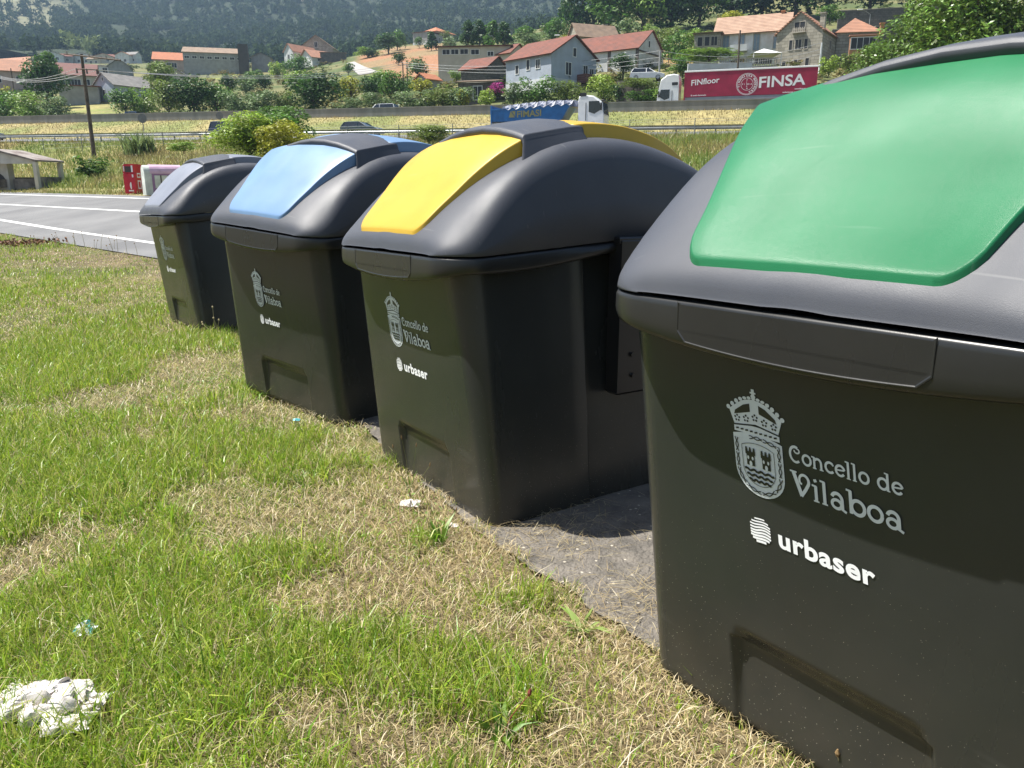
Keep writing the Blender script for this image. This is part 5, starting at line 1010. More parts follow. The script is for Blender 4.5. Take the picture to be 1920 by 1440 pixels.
# ------------------------------------------------------------ trees and bushes: crowns of many leaf-sized faces
def leaf_cloud(n, s, kind, seed, flat=.0, gap=.5):
    """unit crown: x, y within +-.5, z 0..1; leaves lie on the outer shells of many clumps, so sky shows between them"""
    r = np.random.default_rng(seed); nc = {'round': 26, 'tall': 30, 'loose': 18, 'bush': 22, 'wide': 34, 'big': 70}[kind]
    u = r.normal(size=(nc, 3)); u /= np.linalg.norm(u, axis=1)[:, None]; rad = r.random(nc) ** .45
    c = u * rad[:, None] * np.array([.36, .36, .36])
    if kind == 'tall': c[:, 2] = (r.random(nc) - .5) * .8; k = .30 * (1 - .75 * (c[:, 2] + .4) / .8); a = r.random(nc) * 6.28; c[:, 0] = np.cos(a) * k * r.random(nc) ** .5; c[:, 1] = np.sin(a) * k * r.random(nc) ** .5
    if kind == 'loose': c[:, 2] = (r.random(nc) - .35) * .75
    if kind == 'bush': c[:, 2] = r.random(nc) ** 1.2 * .62 - .42; c[:, :2] *= 1.15
    cr = (.10 + .10 * r.random(nc)) * {'round': 1.15, 'tall': .8, 'loose': .95, 'bush': 1.15, 'wide': 1, 'big': .8}[kind]
    i = r.choice(nc, n, p=cr ** 2 / (cr ** 2).sum()); d = r.normal(size=(n, 3)); d[:, 2] += .35; d /= np.linalg.norm(d, axis=1)[:, None]
    p = c[i] + d * (cr[i] * (.55 + .5 * r.random(n) ** .6))[:, None]
    nrm = d + r.normal(size=(n, 3)) * .65; nrm[:, 2] += .3; nrm /= np.linalg.norm(nrm, axis=1)[:, None]
    t = np.cross(nrm, r.normal(size=(n, 3))); t /= np.linalg.norm(t, axis=1)[:, None]; b = np.cross(nrm, t); sz = s * (.6 + .8 * r.random(n))[:, None]
    p[:, 2] = (p[:, 2] + .5)
    V = np.stack([p - t * sz, p - b * sz * .45 + nrm * sz * .12, p + t * sz, p + b * sz * .45 + nrm * sz * .12], 1)
    lo, hi = V.reshape(-1, 3).min(0), V.reshape(-1, 3).max(0); V = (V - (lo + hi) / 2) / (hi - lo); V[..., 2] += .5
    return V.reshape(-1, 3).astype(np.float32), np.arange(n * 4).reshape(-1, 4)
leaf_mat('leaf_dark', (0.054, 0.118, 0.023)); leaf_mat('leaf_mid', (0.109, 0.218, 0.033)); leaf_mat('leaf_light', (0.218, 0.346, 0.051)); leaf_mat('leaf_yellow', (.36, .37, .035)); leaf_mat('leaf_grey', (0.166, 0.243, 0.090)); leaf_mat('leaf_olive', (0.179, 0.243, 0.049)); leaf_mat('leaf_laurel', (0.141, 0.230, 0.036), .2, .6, .35); leaf_mat('leaf_lime', (0.317, 0.436, 0.059)); leaf_mat('petal_magenta', (.42, .05, .26)); leaf_mat('petal_white', (.60, .62, .58)); leaf_mat('reed', (.22, .29, .11), .4); leaf_mat('fig', (.085, .17, .025), .35)
mk('bark', (.10, .075, .055), .9, .3, 4, .5, 20)
PROTO = {}
def crown_mesh(kind, var, matn, n=1500, s=.045):
    key = (kind, var, n)
    if key not in PROTO: PROTO[key] = leaf_cloud(n, s, kind, hash_(kind) + var)
    k2 = key + (matn,)
    if k2 not in PROTO: PROTO[k2] = npmesh('crown', *PROTO[key], matn)
    return PROTO[k2]
def hash_(t): return sum(ord(c) * (i + 3) for i, c in enumerate(t))
def trunk_mesh(seed, top):
    r = random.Random(seed); q = MB(); q.tube([(0, 0, -.12), (r.uniform(-.01, .01), 0, top * .5), (r.uniform(-.03, .03), r.uniform(-.03, .03), top), (r.uniform(-.05, .05), 0, .75)], [.035, .028, .022, .006], 6)
    for i in range(5):
        a = i * 1.26 + r.random(); z = top * (.7 + .3 * r.random()); q.tube([(0, 0, z), (.14 * math.cos(a), .14 * math.sin(a), z + .14), (.30 * math.cos(a), .30 * math.sin(a), z + .30 + .1 * r.random())], [.016, .011, .004], 4)
    return q.mesh('trunk', 'bark')
TR = [trunk_mesh(i, (.30, .36, .24)[i]) for i in range(3)]; BUSHSTEM = [trunk_mesh(9, .1)]
_tv = [0]
def tree(label, u, vb, wpx, hpx, D, kind, matn, name='tree', group='trees and bushes behind the motorway', n=1500, s=.045, base=None, raised=.18, yaw=None):
    """crown picture size wpx x hpx, picture row of its foot vb, distance D"""
    _tv[0] += 1; i = _tv[0]; c = P(u, vb, D) if base is None else base; k = c.y / (FPX * 1.06); w, h = wpx * k, hpx * k; bush = kind == 'bush'
    root = tag(empty(name, c, i * 1.7 if yaw is None else yaw), label, 'bush' if name in ('bush', 'shrub') else name.replace('_', ' '), group)
    cm_ = crown_mesh(kind, i % 3, matn, n, s); cr = link('foliage' if bush else 'crown', cm_, root, (0, 0, 0 if bush else h * raised)); cr.scale = (w * 1.12, w * 1.12, h * (1.0 if bush else 1 - raised))
    t = link('stem' if bush else 'trunk', (BUSHSTEM if bush else TR)[0 if bush else i % 3], root); t.scale = (max(w, .5 * h) * (.7 if bush else 1),) * 2 + (h,)
    return root
for a in [  # label, column, foot row, width, height, distance, kind, leaf
    ('rounded dark bush leftmost above the concrete wall', 14, 232, 70, 62, 122, 'bush', 'leaf_mid'), ('bright green bush second from the left picture edge above the wall', 62, 231, 75, 58, 120, 'bush', 'leaf_light'), ('grey green bush below the tall dark tree left of the utility pole', 106, 229, 62, 52, 118, 'bush', 'leaf_grey'),
    ('tall dark broad tree between the two red roofed houses', 92, 212, 82, 106, 135, 'round', 'leaf_dark'), ('yellowish bush at the left edge below the orange roof', 4, 205, 40, 45, 130, 'bush', 'leaf_yellow'), ('dark pointed tree top above the orange roofs at the left', 98, 150, 40, 52, 150, 'tall', 'leaf_mid'),
    ('dark green bush before the slate roofed house', 237, 222, 58, 56, 121, 'round', 'leaf_mid'), ('lime coloured bush right of the slate roofed house', 272, 222, 55, 58, 122, 'bush', 'leaf_light'), ('yellow green tree above the bushes beside the orange roof', 305, 185, 60, 68, 150, 'round', 'leaf_olive'), ('small bright tree touching the orange roofed house', 302, 150, 34, 32, 200, 'round', 'leaf_light'),
    ('large olive tree left of the broad dark trees behind the wall', 318, 224, 72, 72, 116, 'round', 'leaf_olive'), ('broad dark tree in front of the half sunk gable', 365, 222, 88, 78, 116, 'round', 'leaf_dark'), ('dark tree right of the half sunk gable', 408, 221, 72, 64, 117, 'round', 'leaf_mid'), ('grey green bush behind the smaller road sign', 446, 220, 66, 48, 114, 'bush', 'leaf_grey'),
    ('small dark round tree on the yellow field right of the gable', 429, 176, 36, 36, 160, 'round', 'leaf_dark'), ('ashen shrub below the long grey barn', 462, 178, 48, 34, 165, 'bush', 'leaf_grey'), ('green shrub at the foot of the dark square tower', 478, 160, 40, 28, 200, 'bush', 'leaf_mid'),
    ('round dark tree standing alone on the slope below the grey sheet roofed house', 496, 175, 34, 36, 165, 'round', 'leaf_dark'), ('grey green bush left of the biggest dark tree', 496, 220, 70, 50, 113, 'bush', 'leaf_grey'), ('bushy olive tree behind the yellow green bush', 540, 220, 50, 50, 114, 'round', 'leaf_olive'),
    ('biggest dark tree in the middle of the belt behind the wall', 590, 218, 112, 82, 111, 'round', 'leaf_dark'), ('light green tree top leaning over the biggest dark tree', 570, 180, 66, 46, 130, 'round', 'leaf_light'), ('dark tree below the white hill house', 556, 150, 58, 46, 230, 'round', 'leaf_mid'), ('pale shrub with palm like leaves left of the white hill house', 522, 150, 36, 34, 235, 'bush', 'leaf_lime'),
    ('yellow green tree on the slope right of the biggest dark tree', 659, 196, 46, 52, 130, 'round', 'leaf_yellow'), ('low grey green thicket right of the biggest dark tree', 655, 217, 70, 32, 109, 'bush', 'leaf_grey'), ('dark glossy tree in the middle of the slope', 700, 196, 62, 52, 128, 'round', 'leaf_dark'), ('fern like pale bush above the white car', 705, 212, 70, 38, 110, 'bush', 'leaf_grey'),
    ('leafy green tree left of the small coral roof', 742, 196, 72, 62, 126, 'round', 'leaf_mid'), ('bright tree behind the leafy green one', 716, 175, 46, 42, 140, 'round', 'leaf_light'), ('yellow green bush just below the small coral roof', 788, 186, 42, 38, 118, 'round', 'leaf_yellow'), ('long willowy grey green bush right of the white car', 776, 213, 84, 42, 106, 'bush', 'leaf_grey'), ('olive willowy bush between the white car and the blue tipper', 830, 210, 84, 48, 105, 'bush', 'leaf_olive'), ('grey green bush right of the ruinous shed wall', 862, 206, 60, 42, 105, 'bush', 'leaf_grey'),
    ('round grey green tree left of the twin poles', 784, 150, 46, 42, 175, 'round', 'leaf_grey'), ('small round dark tree alone in the red field', 748, 125, 27, 26, 222, 'round', 'leaf_dark'), ('spreading dark tree at the left end of the red field', 729, 102, 52, 38, 275, 'round', 'leaf_dark'), ('second spreading tree left of the pale hilltop house', 745, 98, 34, 40, 285, 'round', 'leaf_mid'), ('low green hedge along the top of the lane', 690, 107, 50, 18, 280, 'bush', 'leaf_light'), ('dark shrub at the end of the low green hedge', 698, 107, 26, 15, 276, 'bush', 'leaf_dark'),
    ('small tree at the lower bend of the lane', 653, 142, 24, 24, 210, 'round', 'leaf_mid'), ('slender dark tree before the orange pyramid roof', 809, 100, 26, 40, 265, 'tall', 'leaf_dark'), ('small tree before the pale hilltop house', 786, 90, 18, 20, 285, 'round', 'leaf_mid'), ('shrub beside the orange pyramid roof', 836, 76, 20, 18, 300, 'bush', 'leaf_olive'), ('loose grey bush on the bare soil right of the slender tree', 842, 95, 34, 26, 250, 'bush', 'leaf_grey'),
    ('narrow dark tree against the left end of the long cream house', 846, 130, 30, 42, 165, 'tall', 'leaf_dark'), ('palm like green bush in front of the long cream house', 856, 150, 32, 18, 140, 'bush', 'leaf_light'),
    ('leftmost tall dark tree of the hilltop row', 877, 95, 32, 54, 205, 'tall', 'leaf_dark'), ('second tall dark tree of the hilltop row', 900, 97, 36, 56, 207, 'tall', 'leaf_dark'), ('third tall tree of the hilltop row with lighter leaves', 924, 98, 34, 56, 203, 'tall', 'leaf_mid'), ('fourth tall tree of the hilltop row below the roofless house', 946, 92, 34, 48, 206, 'tall', 'leaf_dark'), ('round tree at the right end of the hilltop row', 984, 88, 48, 36, 215, 'round', 'leaf_mid'), ('pale grey bush above the red brown roof', 1000, 90, 56, 30, 180, 'bush', 'leaf_grey'), ('dark tree left of the tan roofed house', 1038, 92, 52, 56, 200, 'round', 'leaf_mid'), ('lime bush under the street lamp by the tan roof', 1062, 92, 32, 24, 175, 'bush', 'leaf_yellow'),
    ('broad green bush in front of the pale blue house', 1008, 200, 74, 56, 104, 'bush', 'leaf_mid'), ('upright grassy bush under the brown balcony', 1064, 198, 74, 48, 104, 'bush', 'leaf_olive'), ('bright banana like bush behind the white tipper cab', 1132, 194, 58, 52, 103, 'bush', 'leaf_lime'), ('green bush right of the ruinous shed', 962, 198, 40, 44, 105, 'bush', 'leaf_grey'), ('bright green leafy bush before the ruinous shed', 912, 202, 34, 36, 104, 'bush', 'leaf_lime'), ('bright bush left of the ruinous shed door', 868, 204, 28, 36, 104, 'bush', 'leaf_yellow'), ('dark bush between terrace wall and banana like bush', 1160, 194, 34, 36, 101, 'bush', 'leaf_dark'),
    ('white flowering oleander bush before the white gabled house', 1168, 142, 50, 40, 116, 'round', 'leaf_dark'), ('trailing shrub over the grey terrace wall', 1188, 168, 60, 22, 98, 'bush', 'leaf_olive'), ('low shrub at the foot of the grey terrace wall', 1200, 192, 62, 22, 97, 'bush', 'leaf_mid'), ('yellowish shrub right of the grey terrace wall', 1222, 178, 32, 26, 97, 'bush', 'leaf_olive'), ('pale tall grass bush left of the white lorry cab', 1232, 192, 34, 26, 96, 'bush', 'leaf_light'),
    ('tall thin dark tree at the left edge of the hill wood', 1078, 62, 52, 92, 225, 'loose', 'leaf_dark'), ('tall airy dark tree beside the thin one', 1112, 62, 62, 100, 228, 'loose', 'leaf_dark'), ('broad mid green tree above the tan roof', 1160, 66, 90, 84, 205, 'round', 'leaf_mid'), ('light green tree crown above the white gabled house', 1204, 62, 80, 86, 202, 'round', 'leaf_light'), ('dark round tree in the middle of the hill wood', 1258, 66, 96, 88, 205, 'round', 'leaf_dark'), ('mid green tree behind the hill shrubs', 1310, 60, 90, 82, 208, 'round', 'leaf_mid'), ('blackish tree above the pale orange roof', 1368, 46, 100, 86, 214, 'round', 'leaf_dark'), ('dark tree above the ridge of the large white house', 1428, 40, 92, 84, 216, 'round', 'leaf_dark'), ('deep shaded tree above the granite house', 1490, 38, 100, 84, 212, 'round', 'leaf_dark'), ('dark tree at the left end of the upper stone wall', 1552, 26, 84, 72, 206, 'round', 'leaf_dark'), ('dark tree crown above the upper stone wall', 1630, 20, 90, 66, 208, 'round', 'leaf_dark'), ('last dark crown above the upper stone wall beside the big laurel', 1705, 18, 90, 70, 206, 'round', 'leaf_dark'),
    ('feathery tree right of the stone chimney', 1178, 84, 44, 46, 172, 'loose', 'leaf_grey'), ('pale grass plume bush behind the white gabled roof', 1214, 84, 40, 36, 168, 'bush', 'leaf_light'), ('shrub on the slope above the white gabled house', 1248, 100, 56, 46, 150, 'bush', 'leaf_olive'), ('dense green shrub beside the pale concrete pole', 1272, 124, 64, 60, 132, 'bush', 'leaf_mid'), ('rust tinted shrub on the slope left of the old outbuilding', 1318, 92, 50, 34, 150, 'bush', 'leaf_olive'), ('brilliant yellow green tree left of the pale orange roof', 1372, 64, 56, 40, 158, 'round', 'leaf_yellow'), ('green slope shrub under the yellow green tree', 1296, 96, 50, 40, 145, 'round', 'leaf_light'), ('low dark shrub above the crimson trailer front', 1280, 142, 60, 34, 112, 'bush', 'leaf_mid'),
    ('vine spread over the pergola below the old outbuilding', 1330, 113, 118, 18, 118, 'bush', 'leaf_light'), ('lemon green shrub at the rear of the crimson trailer', 1553, 142, 36, 36, 108, 'bush', 'leaf_lime'), ('shrub under the orange brick veranda', 1596, 138, 46, 40, 106, 'bush', 'leaf_olive'), ('green shrub between red roof and upper stone wall', 1556, 42, 46, 30, 168, 'bush', 'leaf_mid'), ('small shrub hanging on the lower stone wall', 1690, 60, 50, 22, 155, 'bush', 'leaf_mid')]:
    big = a[3] >= 50; hw_ = 1060 < a[1] < 1720 and a[5] > 195; a = a[:3] + (a[3] * 1.25, a[4] * 1.2) + a[5:] if hw_ else a; tree(*a, raised=.03 if hw_ else .10, name='bush' if a[6] == 'bush' else 'tree', n=(2600 if hw_ else 2000) if big else 1000, s=.034 if big else .05)
o_ = tree('small magenta bougainvillea left of the pale blue house', 932, 176, 34, 22, 108, 'bush', 'petal_magenta', 'bush', n=500, s=.06)
ol = [o for o in COL.objects if o.get('label', '').startswith('white flowering oleander')][0]; fl = link('blossom', npmesh('blossom', *leaf_cloud(160, .035, 'round', 77), 'petal_white'), ol, (0, 0, .2)); cr_ = [c for c in ol.children if 'crown' in c.name][0]; fl.scale = Vector(cr_.scale) * 1.04; fl.location = cr_.location

# nearer plants
tree('large dense small leaved evergreen behind the green bin lid', 1805, 235, 330, 300, 58, 'big', 'leaf_laurel', n=26000, s=.011, group=None, raised=.02, yaw=.4)
tree('left shoulder of the evergreen thicket, lower and nearer the houses', 1650, 200, 130, 120, 66, 'round', 'leaf_laurel', 'bush', n=9000, s=.018, group=None, raised=.0)
tree('bushy mid green tree behind the far bins, left half of the pair', 470, 298, 150, 86, 47, 'bush', 'leaf_lime', 'bush', n=9000, s=.022, group=None)
tree('taller green crown at the back of the pair of bushes', 520, 292, 130, 92, 49, 'bush', 'leaf_mid', 'bush', n=8000, s=.022, group=None)
tree('yellow leaved bush in front of its green neighbour behind the far bins', 536, 305, 104, 78, 45, 'bush', 'leaf_yellow', 'bush', n=7000, s=.026, group=None)
tree('feathery grey shrub before the guard rail above the yellow lid', 806, 268, 78, 34, 55, 'bush', 'leaf_olive', 'bush', n=3000, s=.03, group=None)
tree('low wild shrub on the bank right of the reed clump', 345, 286, 60, 20, 52, 'bush', 'leaf_light', 'bush', n=1500, s=.04, group=None)
g = G(180, 334); tree('fig like bush with big glossy leaves at the foot of the utility pole', 180, 0, 66, 42, 0, 'bush', 'fig', 'bush', n=700, s=.06, base=g, group=None)
g = G(264, 291); rd = tag(empty('reed_clump', g), 'clump of pale arching reed leaves on the bank above the red container', 'reed'); nr = 420; k = g.y / FPX
x = rng.normal(0, 11 * k, nr); y = rng.normal(0, 11 * k, nr); V, F, c_ = blades(x, y, np.zeros(nr), (22 + 24 * rng.random(nr)) * k, 3.0 * k * np.ones(nr), .1 + .7 * rng.random(nr), rng.random(nr) * 6.28, np.zeros((nr, 3)), .9); link('leaves', npmesh('leaves', V, F, 'reed'), rd)

# ------------------------------------------------------------ the wooded mountain
_mt = {-1200: [(430, 128), (560, 105), (760, 40), (1000, -70)], 0: [(430, 120), (520, 114), (700, 60), (860, 15), (1100, -90)], 290: [(430, 120), (520, 117), (700, 75), (900, 15), (1150, -90)], 600: [(430, 122), (560, 112), (750, 60), (950, 0), (1200, -100)], 900: [(430, 95), (520, 88), (720, 50), (900, 15), (1200, -80)], 1100: [(430, 62), (520, 60), (800, 30), (1000, -10), (1250, -80)], 2400: [(430, 40), (520, 40), (800, 10), (1000, -20), (1250, -90)]}
mk_ = sorted(_mt); mk_k = np.array([(u - 960) / FPX / 1.06 for u in mk_]); kk, DD = np.meshgrid(np.linspace(mk_k[0], mk_k[-1], 110), np.linspace(425, 1260, 90))
tabs = np.array([np.interp(DD[:, 0], [d for d, v in _mt[u]], [P(u, v, d).z for d, v in _mt[u]]) for u in mk_]); zi = np.zeros_like(kk)
for r_ in range(kk.shape[0]): zi[r_] = np.interp(kk[r_], mk_k, tabs[:, r_])
mx_, my_ = kk * DD, DD; zi += 14 * (vnoise(mx_ / 90 + 60, my_ / 90 + 60, 61) - .5) + 5 * (vnoise(mx_ / 30 + 60, my_ / 30 + 60, 62) - .5)
attr_mat('mountain_ground', .95, noise=.3, nscale=.05)
mc = np.zeros(kk.shape + (3,)); mc[:] = (.022, .034, .014)
uu_ = 960 + FPX * 1.06 * kk; scr = smooth((DD - 690) / 60) * smooth((190 - uu_) / 90)
mc += scr[..., None] * (np.array([.15, .145, .08]) - mc); path = np.exp(-((uu_ - 578 - (DD - 930) * .06) / 3.2) ** 2) * (DD > 880); mc += path[..., None] * (np.array([.5, .4, .3]) - mc)
tag(link('mountain', grid_mesh('mountain', mx_, my_, zi, 'mountain_ground', mc)), kind='structure')
nT = 8000; kT = np.interp(rng.random(nT), [0, 1], [-.95, .42]); DT = 428 + 560 * rng.random(nT) ** .85; uT = 960 + FPX * 1.06 * kT
fi = np.clip((kT - kk[0, 0]) / (kk[0, -1] - kk[0, 0]) * 109, 0, 108.99); fj = np.clip((DT - 425) / 835 * 89, 0, 88.99); i0, j0 = fi.astype(int), fj.astype(int); zT = zi[j0, i0] * (1 - fj + j0) + zi[j0 + 1, i0] * (fj - j0)
keep = (rng.random(nT) > smooth((DT - 690) / 60) * smooth((190 - uT) / 90) * .62) & ~((abs(uT - 578) < 5) & (DT > 890)); kT, DT, zT, uT = kT[keep], DT[keep], zT[keep], uT[keep]; nT = len(kT)
tv, tf = leaf_cloud(44, .17, 'round', 5); hT = (5.5 + 5.5 * rng.random(nT)); wT = hT * (.75 + .4 * rng.random(nT)); A = rng.random(nT) * 6.28
base = tv[None]; ca, sa = np.cos(A)[:, None], np.sin(A)[:, None]
VX = (base[..., 0] * ca - base[..., 1] * sa) * wT[:, None] + (kT * DT)[:, None]; VY = (base[..., 0] * sa + base[..., 1] * ca) * wT[:, None] + DT[:, None]; VZ = base[..., 2] * hT[:, None] * 1.1 + zT[:, None] - 1.5
pal = np.array([(.036, .060, .024), (.043, .068, .026), (.031, .053, .022), (.052, .074, .03), (.10, .125, .048)]); ci = rng.integers(0, 4, nT); lightp = (np.exp(-((uT - 168) / 30) ** 2) * (DT < 560) > .35 * rng.random(nT) + .1); ci[lightp] = 4
cT = pal[ci] * (.8 + .45 * rng.random(nT))[:, None]; cT[lightp] *= 1.7
attr_mat('forest_leaf', .95, trans=.25, spec=.05)
FT = (tf[None] + (np.arange(nT) * len(tv))[:, None, None]).reshape(-1, 4)
tag(link('forest', npmesh('forest', np.stack([VX, VY, VZ], -1).reshape(-1, 3), FT, 'forest_leaf', False, np.repeat(cT, len(tv), 0))), kind='stuff')
# brush and rough growth between the trees of the near hillside: one mass of low scrub
ns = 2600; us = rng.uniform(-200, 1720, ns); Ds_ = 97 + 240 * rng.random(ns) ** 1.6; ks = (us - 960) / FPX / 1.05; xs, ys = ks * Ds_, Ds_; zs = gz(xs, ys); nq = NX * xs + NY * ys
redz = (Ds_ > 172) & (Ds_ < 320) & (us > 655) & (us < 862); fieldz = (Ds_ > 128) & (Ds_ < 165) & (us > 105) & (us < 235); ok = (nq > 97) & ~redz & ~fieldz; xs, ys, zs = xs[ok], ys[ok], zs[ok]; ns = len(xs)
tv, tf = leaf_cloud(60, .13, 'bush', 8); h_ = .5 + 1.3 * rng.random(ns) ** 2; w_ = h_ * (1.4 + rng.random(ns)); A = rng.random(ns) * 6.28; ca, sa = np.cos(A)[:, None], np.sin(A)[:, None]; base = tv[None]
VX = (base[..., 0] * ca - base[..., 1] * sa) * w_[:, None] + xs[:, None]; VY = (base[..., 0] * sa + base[..., 1] * ca) * w_[:, None] + ys[:, None]; VZ = base[..., 2] * h_[:, None] + zs[:, None] - .1
pal = np.array([(.07, .10, .025), (.10, .13, .035), (.14, .15, .05), (.20, .17, .07), (.085, .10, .04)]); cT = pal[rng.integers(0, 5, ns)] * (.8 + .5 * rng.random(ns))[:, None]
tag(link('undergrowth', npmesh('undergrowth', np.stack([VX, VY, VZ], -1).reshape(-1, 3), (tf[None] + (np.arange(ns) * len(tv))[:, None, None]).reshape(-1, 4), 'forest_leaf', False, np.repeat(cT, len(tv), 0))), kind='stuff')
# ------------------------------------------------------------ weeds and litter in the foreground
attr_mat('weed_leaf', .45, trans=.3, spec=.4)
def weed(name, label, cat, u, v, build, group=None):
    g = G(u, v); root = tag(empty(name, (g.x, g.y, g.z)), label, cat, group); build(root); return root
def leafset(n, L0, L1, wd, lean0, lean1, cols, name='leaves'):
    def go(root):
        c = np.array(cols)[rng.integers(0, len(cols), n)] * (.8 + .4 * rng.random(n))[:, None]; a = np.arange(n) * 2.4 + rng.random(n)
        V, F, C_ = blades(.008 * np.cos(a), .008 * np.sin(a), np.zeros(n), L0 + (L1 - L0) * rng.random(n), wd * (.7 + .6 * rng.random(n)), lean0 + (lean1 - lean0) * rng.random(n), a, c, .5)
        # the leaf blade's width runs across its own direction
        link(name, npmesh(name, V, F, 'weed_leaf', False, C_), root)
    return go
def stalks(lst, mat_s='stalk', mat_h='seed_head', r=.0013):
    def go(root):
        for dx, dy, h, lx, ly in lst:
            q = MB(); q.tube([(dx, dy, 0), (dx + lx * .35, dy + ly * .35, h * .55), (dx + lx, dy + ly, h)], [r, r * .8, r * .6], 5); st = q.build('stalk', mat_s, root)
            q = MB(); q.tube([(dx + lx, dy + ly, h - .004), (dx + lx * 1.03, dy + ly * 1.03, h + .006), (dx + lx * 1.06, dy + ly * 1.06, h + .017)], [r * 1.5, r * 3.2, r * 1.0], 6); q.build('seed_head', mat_h, st)
    return go
mk('stalk', (.17, .19, .055), .6, .2); mk('seed_head', (.22, .14, .06), .8, .2); mk('stalk_dry', (.48, .40, .22), .7, .2); mk('red_stem', (.20, .035, .022), .5, .2); mk('brown_leaf', (.24, .11, .055), .7, .4, 30, isl=.4)
GL = [(.14, .26, .03), (.20, .31, .05), (.11, .22, .03)]
weed('weed', 'tuft of long plantain leaves at the concrete corner before the yellow lidded container', 'weed', 825, 1020, lambda r: (leafset(16, .08, .17, .015, .15, 1.0, GL)(r), stalks([(0, 0, .24, -.06, -.03), (.01, .01, .19, .03, .02), (-.02, 0, .21, -.10, .02), (.02, 0, .15, .05, 0)])(r)))
weed('weed', 'plantain stalks with brown heads against the recess of the yellow lidded container', 'weed', 768, 915, lambda r: (leafset(9, .05, .1, .008, .2, .8, GL)(r), stalks([(0, 0, .26, -.03, 0), (.02, -.02, .22, .02, .02), (-.03, .02, .20, -.05, .02), (.05, -.03, .14, .06, -.03)])(r)))
weed('weed', 'pale green dandelion rosette at the edge of the concrete between the two nearest containers', 'weed', 1090, 1185, leafset(15, .06, .13, .02, .7, 1.35, [(.22, .32, .07), (.27, .36, .10)]))
weed('weed', 'dock plant with dark red stem and leaves among straw in the foreground', 'weed', 940, 1385, lambda r: (leafset(10, .06, .13, .024, .6, 1.3, [(.12, .24, .03), (.13, .22, .03), (.20, .05, .03)])(r), stalks([(0, 0, .10, .075, .05)], 'red_stem', 'red_stem', .0022)(r)))
weed('weed', 'broad leaved green weed in the straw left of the dandelion rosette', 'weed', 640, 1200, leafset(14, .06, .12, .02, .5, 1.2, GL))
weed('weed', 'grey green fine leaved weed before the bluish container', 'weed', 560, 905, leafset(14, .04, .09, .010, .4, 1.1, [(.20, .28, .10), (.17, .25, .07)]))
weed('weed', 'single upright green grass stem in front of the nearest container', 'weed', 1318, 1300, lambda r: (leafset(5, .07, .15, .006, .1, .6, GL)(r), stalks([(0, 0, .17, .02, .0)])(r)))
weed('weed', 'plantain with one round brown head before the recess of the nearest container', 'weed', 1530, 1445, lambda r: (leafset(6, .04, .09, .006, .3, 1, GL)(r), stalks([(0, 0, .13, -.02, .01)], r=.0018)(r)))
weed('weed', 'two dry seed heads at the bottom edge before the nearest container', 'weed', 1600, 1480, stalks([(0, 0, .12, .02, .0), (-.03, 0, .10, -.02, 0)], 'stalk_dry', 'seed_head', .002))
weed('weed', 'pale dry stalks between the all grey and the blue lidded container', 'weed', 404, 632, stalks([(0, 0, .30, 0, 0), (.02, 0, .17, .03, 0), (-.04, 0, .14, -.09, .03), (0, .02, .12, -.12, 0), (.03, .0, .19, -.03, 0)], 'stalk_dry', 'stalk_dry', .003))
for i, (u, v, n, lab) in enumerate(((60, 470, 6, 'dry seed stalks left of the brown leaf litter by the road'), (130, 462, 6, 'dry seed stalks standing against the road edge'), (180, 470, 5, 'thin dry stalks at the road edge before the white line'), (240, 480, 6, 'dry stalks at the road edge near the all grey container'))):
    weed('weed', lab, 'weed', u, v, stalks([(rng.uniform(-.4, .4), rng.uniform(-.2, .2), rng.uniform(.2, .45), rng.uniform(-.08, .08), 0) for _ in range(n)], 'stalk_dry', 'seed_head', .005), 'dry stalks along the road edge')
# brown leaf litter near the road
g = G(40, 462); nb = 300; x = g.x + rng.normal(0, .55, nb); y = g.y + rng.normal(0, .22, nb); sz = .03 + .035 * rng.random(nb); d = rng.normal(size=(nb, 3)); t = rng.normal(size=(nb, 3)); d /= np.linalg.norm(d, axis=1)[:, None]; t = np.cross(d, t); t /= np.linalg.norm(t, axis=1)[:, None]
c0 = np.stack([x, y, gz(x, y) + .05 + .10 * rng.random(nb)], -1); V = np.stack([c0 - d * sz[:, None], c0 - t * sz[:, None] * .5, c0 + d * sz[:, None], c0 + t * sz[:, None] * .5], 1).reshape(-1, 3)
tag(link('dead_leaves', npmesh('dead_leaves', V, np.arange(nb * 4).reshape(-1, 4), 'brown_leaf')), kind='stuff')
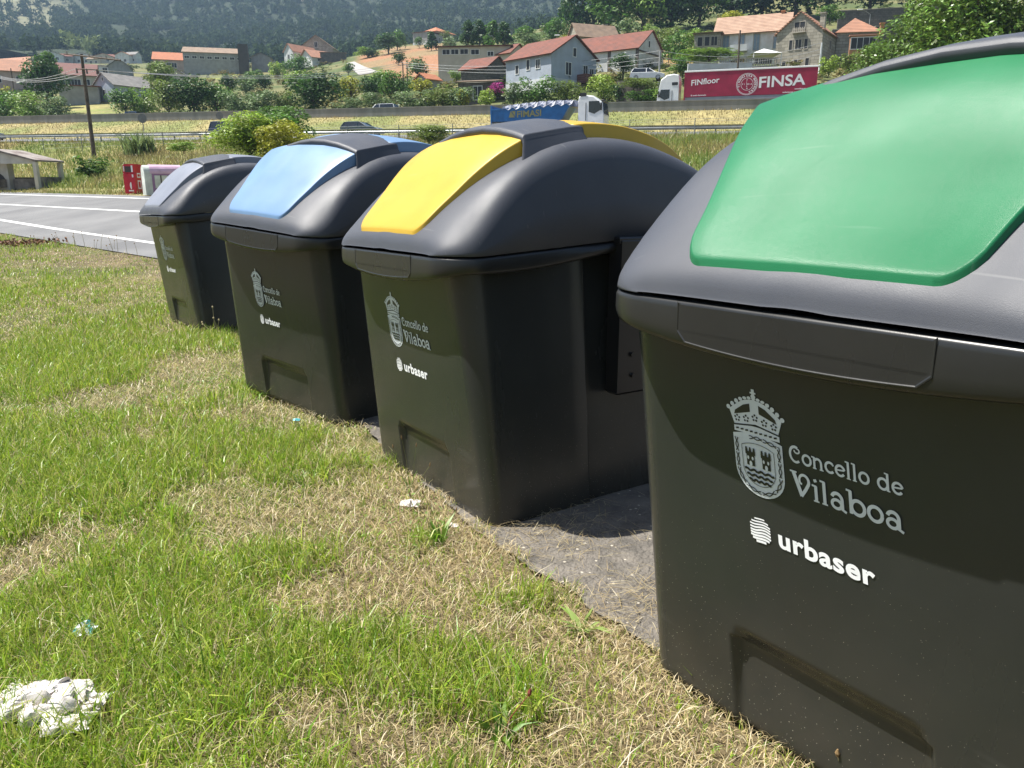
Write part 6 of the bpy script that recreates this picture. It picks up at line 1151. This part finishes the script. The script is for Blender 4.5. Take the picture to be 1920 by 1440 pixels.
# crumpled paper
mk('paper', (.62, .59, .57), .85, .08, 14, c2=(.46, .42, .39)); mk('wrapper_teal', (.10, .42, .45), .35, .1); mk('wrapper_white', (.75, .80, .82), .35, .05)
def crumple(name, label, cat, u, v, wpx, dpx, hpx, seed, mat='paper', nx=30, ny=16, lift=.0, arch=None):
    g = G(u, v); k = math.hypot(g.y, CH) / FPX; W_, Dp_, H_ = wpx * k, dpx * k, hpx * k; q = MB(); rows = []
    for j in range(ny + 1):
        row = []
        for i in range(nx + 1):
            a, b = i / nx, j / ny; n1 = abs(vnoise(np.array(a * 4.2 + seed), np.array(b * 3.1 + seed), seed) - .5) * 2; n2 = abs(vnoise(np.array(a * 9 + b * 5 + seed), np.array(b * 8 - a * 3 + 20), seed + 1) - .5) * 2; n3 = vnoise(np.array(a * 22 + 5), np.array(b * 18 + 9), seed + 2)
            e = math.sin(math.pi * min(1, max(0, b))) ** .6 * (math.sin(math.pi * (.06 + .88 * a)) ** .5); ar = (arch(a) if arch else 1)
            z = H_ * ar * (.30 * e + .55 * float(n1) * e + .30 * float(n2) + .10 * float(n3))
            ex = .18 * (float(vnoise(np.array(a * 7 + 2), np.array(float(seed)), seed + 3)) - .5) * (1 if b < .5 else -1)
            row.append(((a - .5) * W_ + .10 * W_ * (float(n2) - .5), (b - .5) * Dp_ * (.75 + .5 * float(n1)) + ex * Dp_ - .12 * W_ * (a - .5), z + lift))
        rows.append(row)
    q.grid(rows); o = q.build(name, mat, None, (g.x, g.y, g.z + .012)); tag(o, label, cat); return o
crumple('crumpled_paper', 'large crumpled white paper tissue lying in the grass at the lower left', 'litter', 95, 1345, 195, 110, 50, 5, nx=64, ny=34, lift=.018, arch=lambda a: .45 + .75 * math.exp(-((a - .50) / .26) ** 2) + .2 * (a > .8))
crumple('paper_scrap', 'small white paper scrap on straw before the yellow lidded container', 'litter', 770, 950, 36, 30, 12, 9, nx=10, ny=6)
crumple('paper_scrap', 'tiny white scrap beside the plantain tuft on the concrete corner', 'litter', 852, 990, 16, 14, 6, 12, nx=6, ny=4)
w1 = crumple('sweet_wrapper', 'small teal and white wrapper lost in the grass at the lower left', 'litter', 165, 1200, 36, 34, 20, 21, 'wrapper_white', 10, 8, lift=.02)
me = w1.data; me.materials.append(M['wrapper_teal'])
for p_ in me.polygons: p_.material_index = 1 if (p_.index // 3) % 3 == 0 else 0
crumple('paper_scrap', 'tiny teal plastic scrap in the grass before the blue lidded container', 'litter', 557, 797, 14, 10, 5, 31, 'wrapper_teal', 6, 4, lift=.02)

# ------------------------------------------------------------ the summer air
hz = bpy.data.materials.new('haze'); hz.use_nodes = True; hn = hz.node_tree; hn.nodes.remove(hn.nodes['Principled BSDF']); pv = hn.nodes.new('ShaderNodeVolumePrincipled')
pv.inputs['Color'].default_value = (.52, .74, 1.0, 1); pv.inputs['Density'].default_value = .0002; pv.inputs['Anisotropy'].default_value = .2; hn.links.new(pv.outputs[0], hn.nodes['Material Output'].inputs['Volume']); M['haze'] = hz
q = MB(); q.box((-250, 630, 140), (3300, 1420, 284)); hb_ = q.build('haze', 'haze'); tag(hb_, kind='stuff')
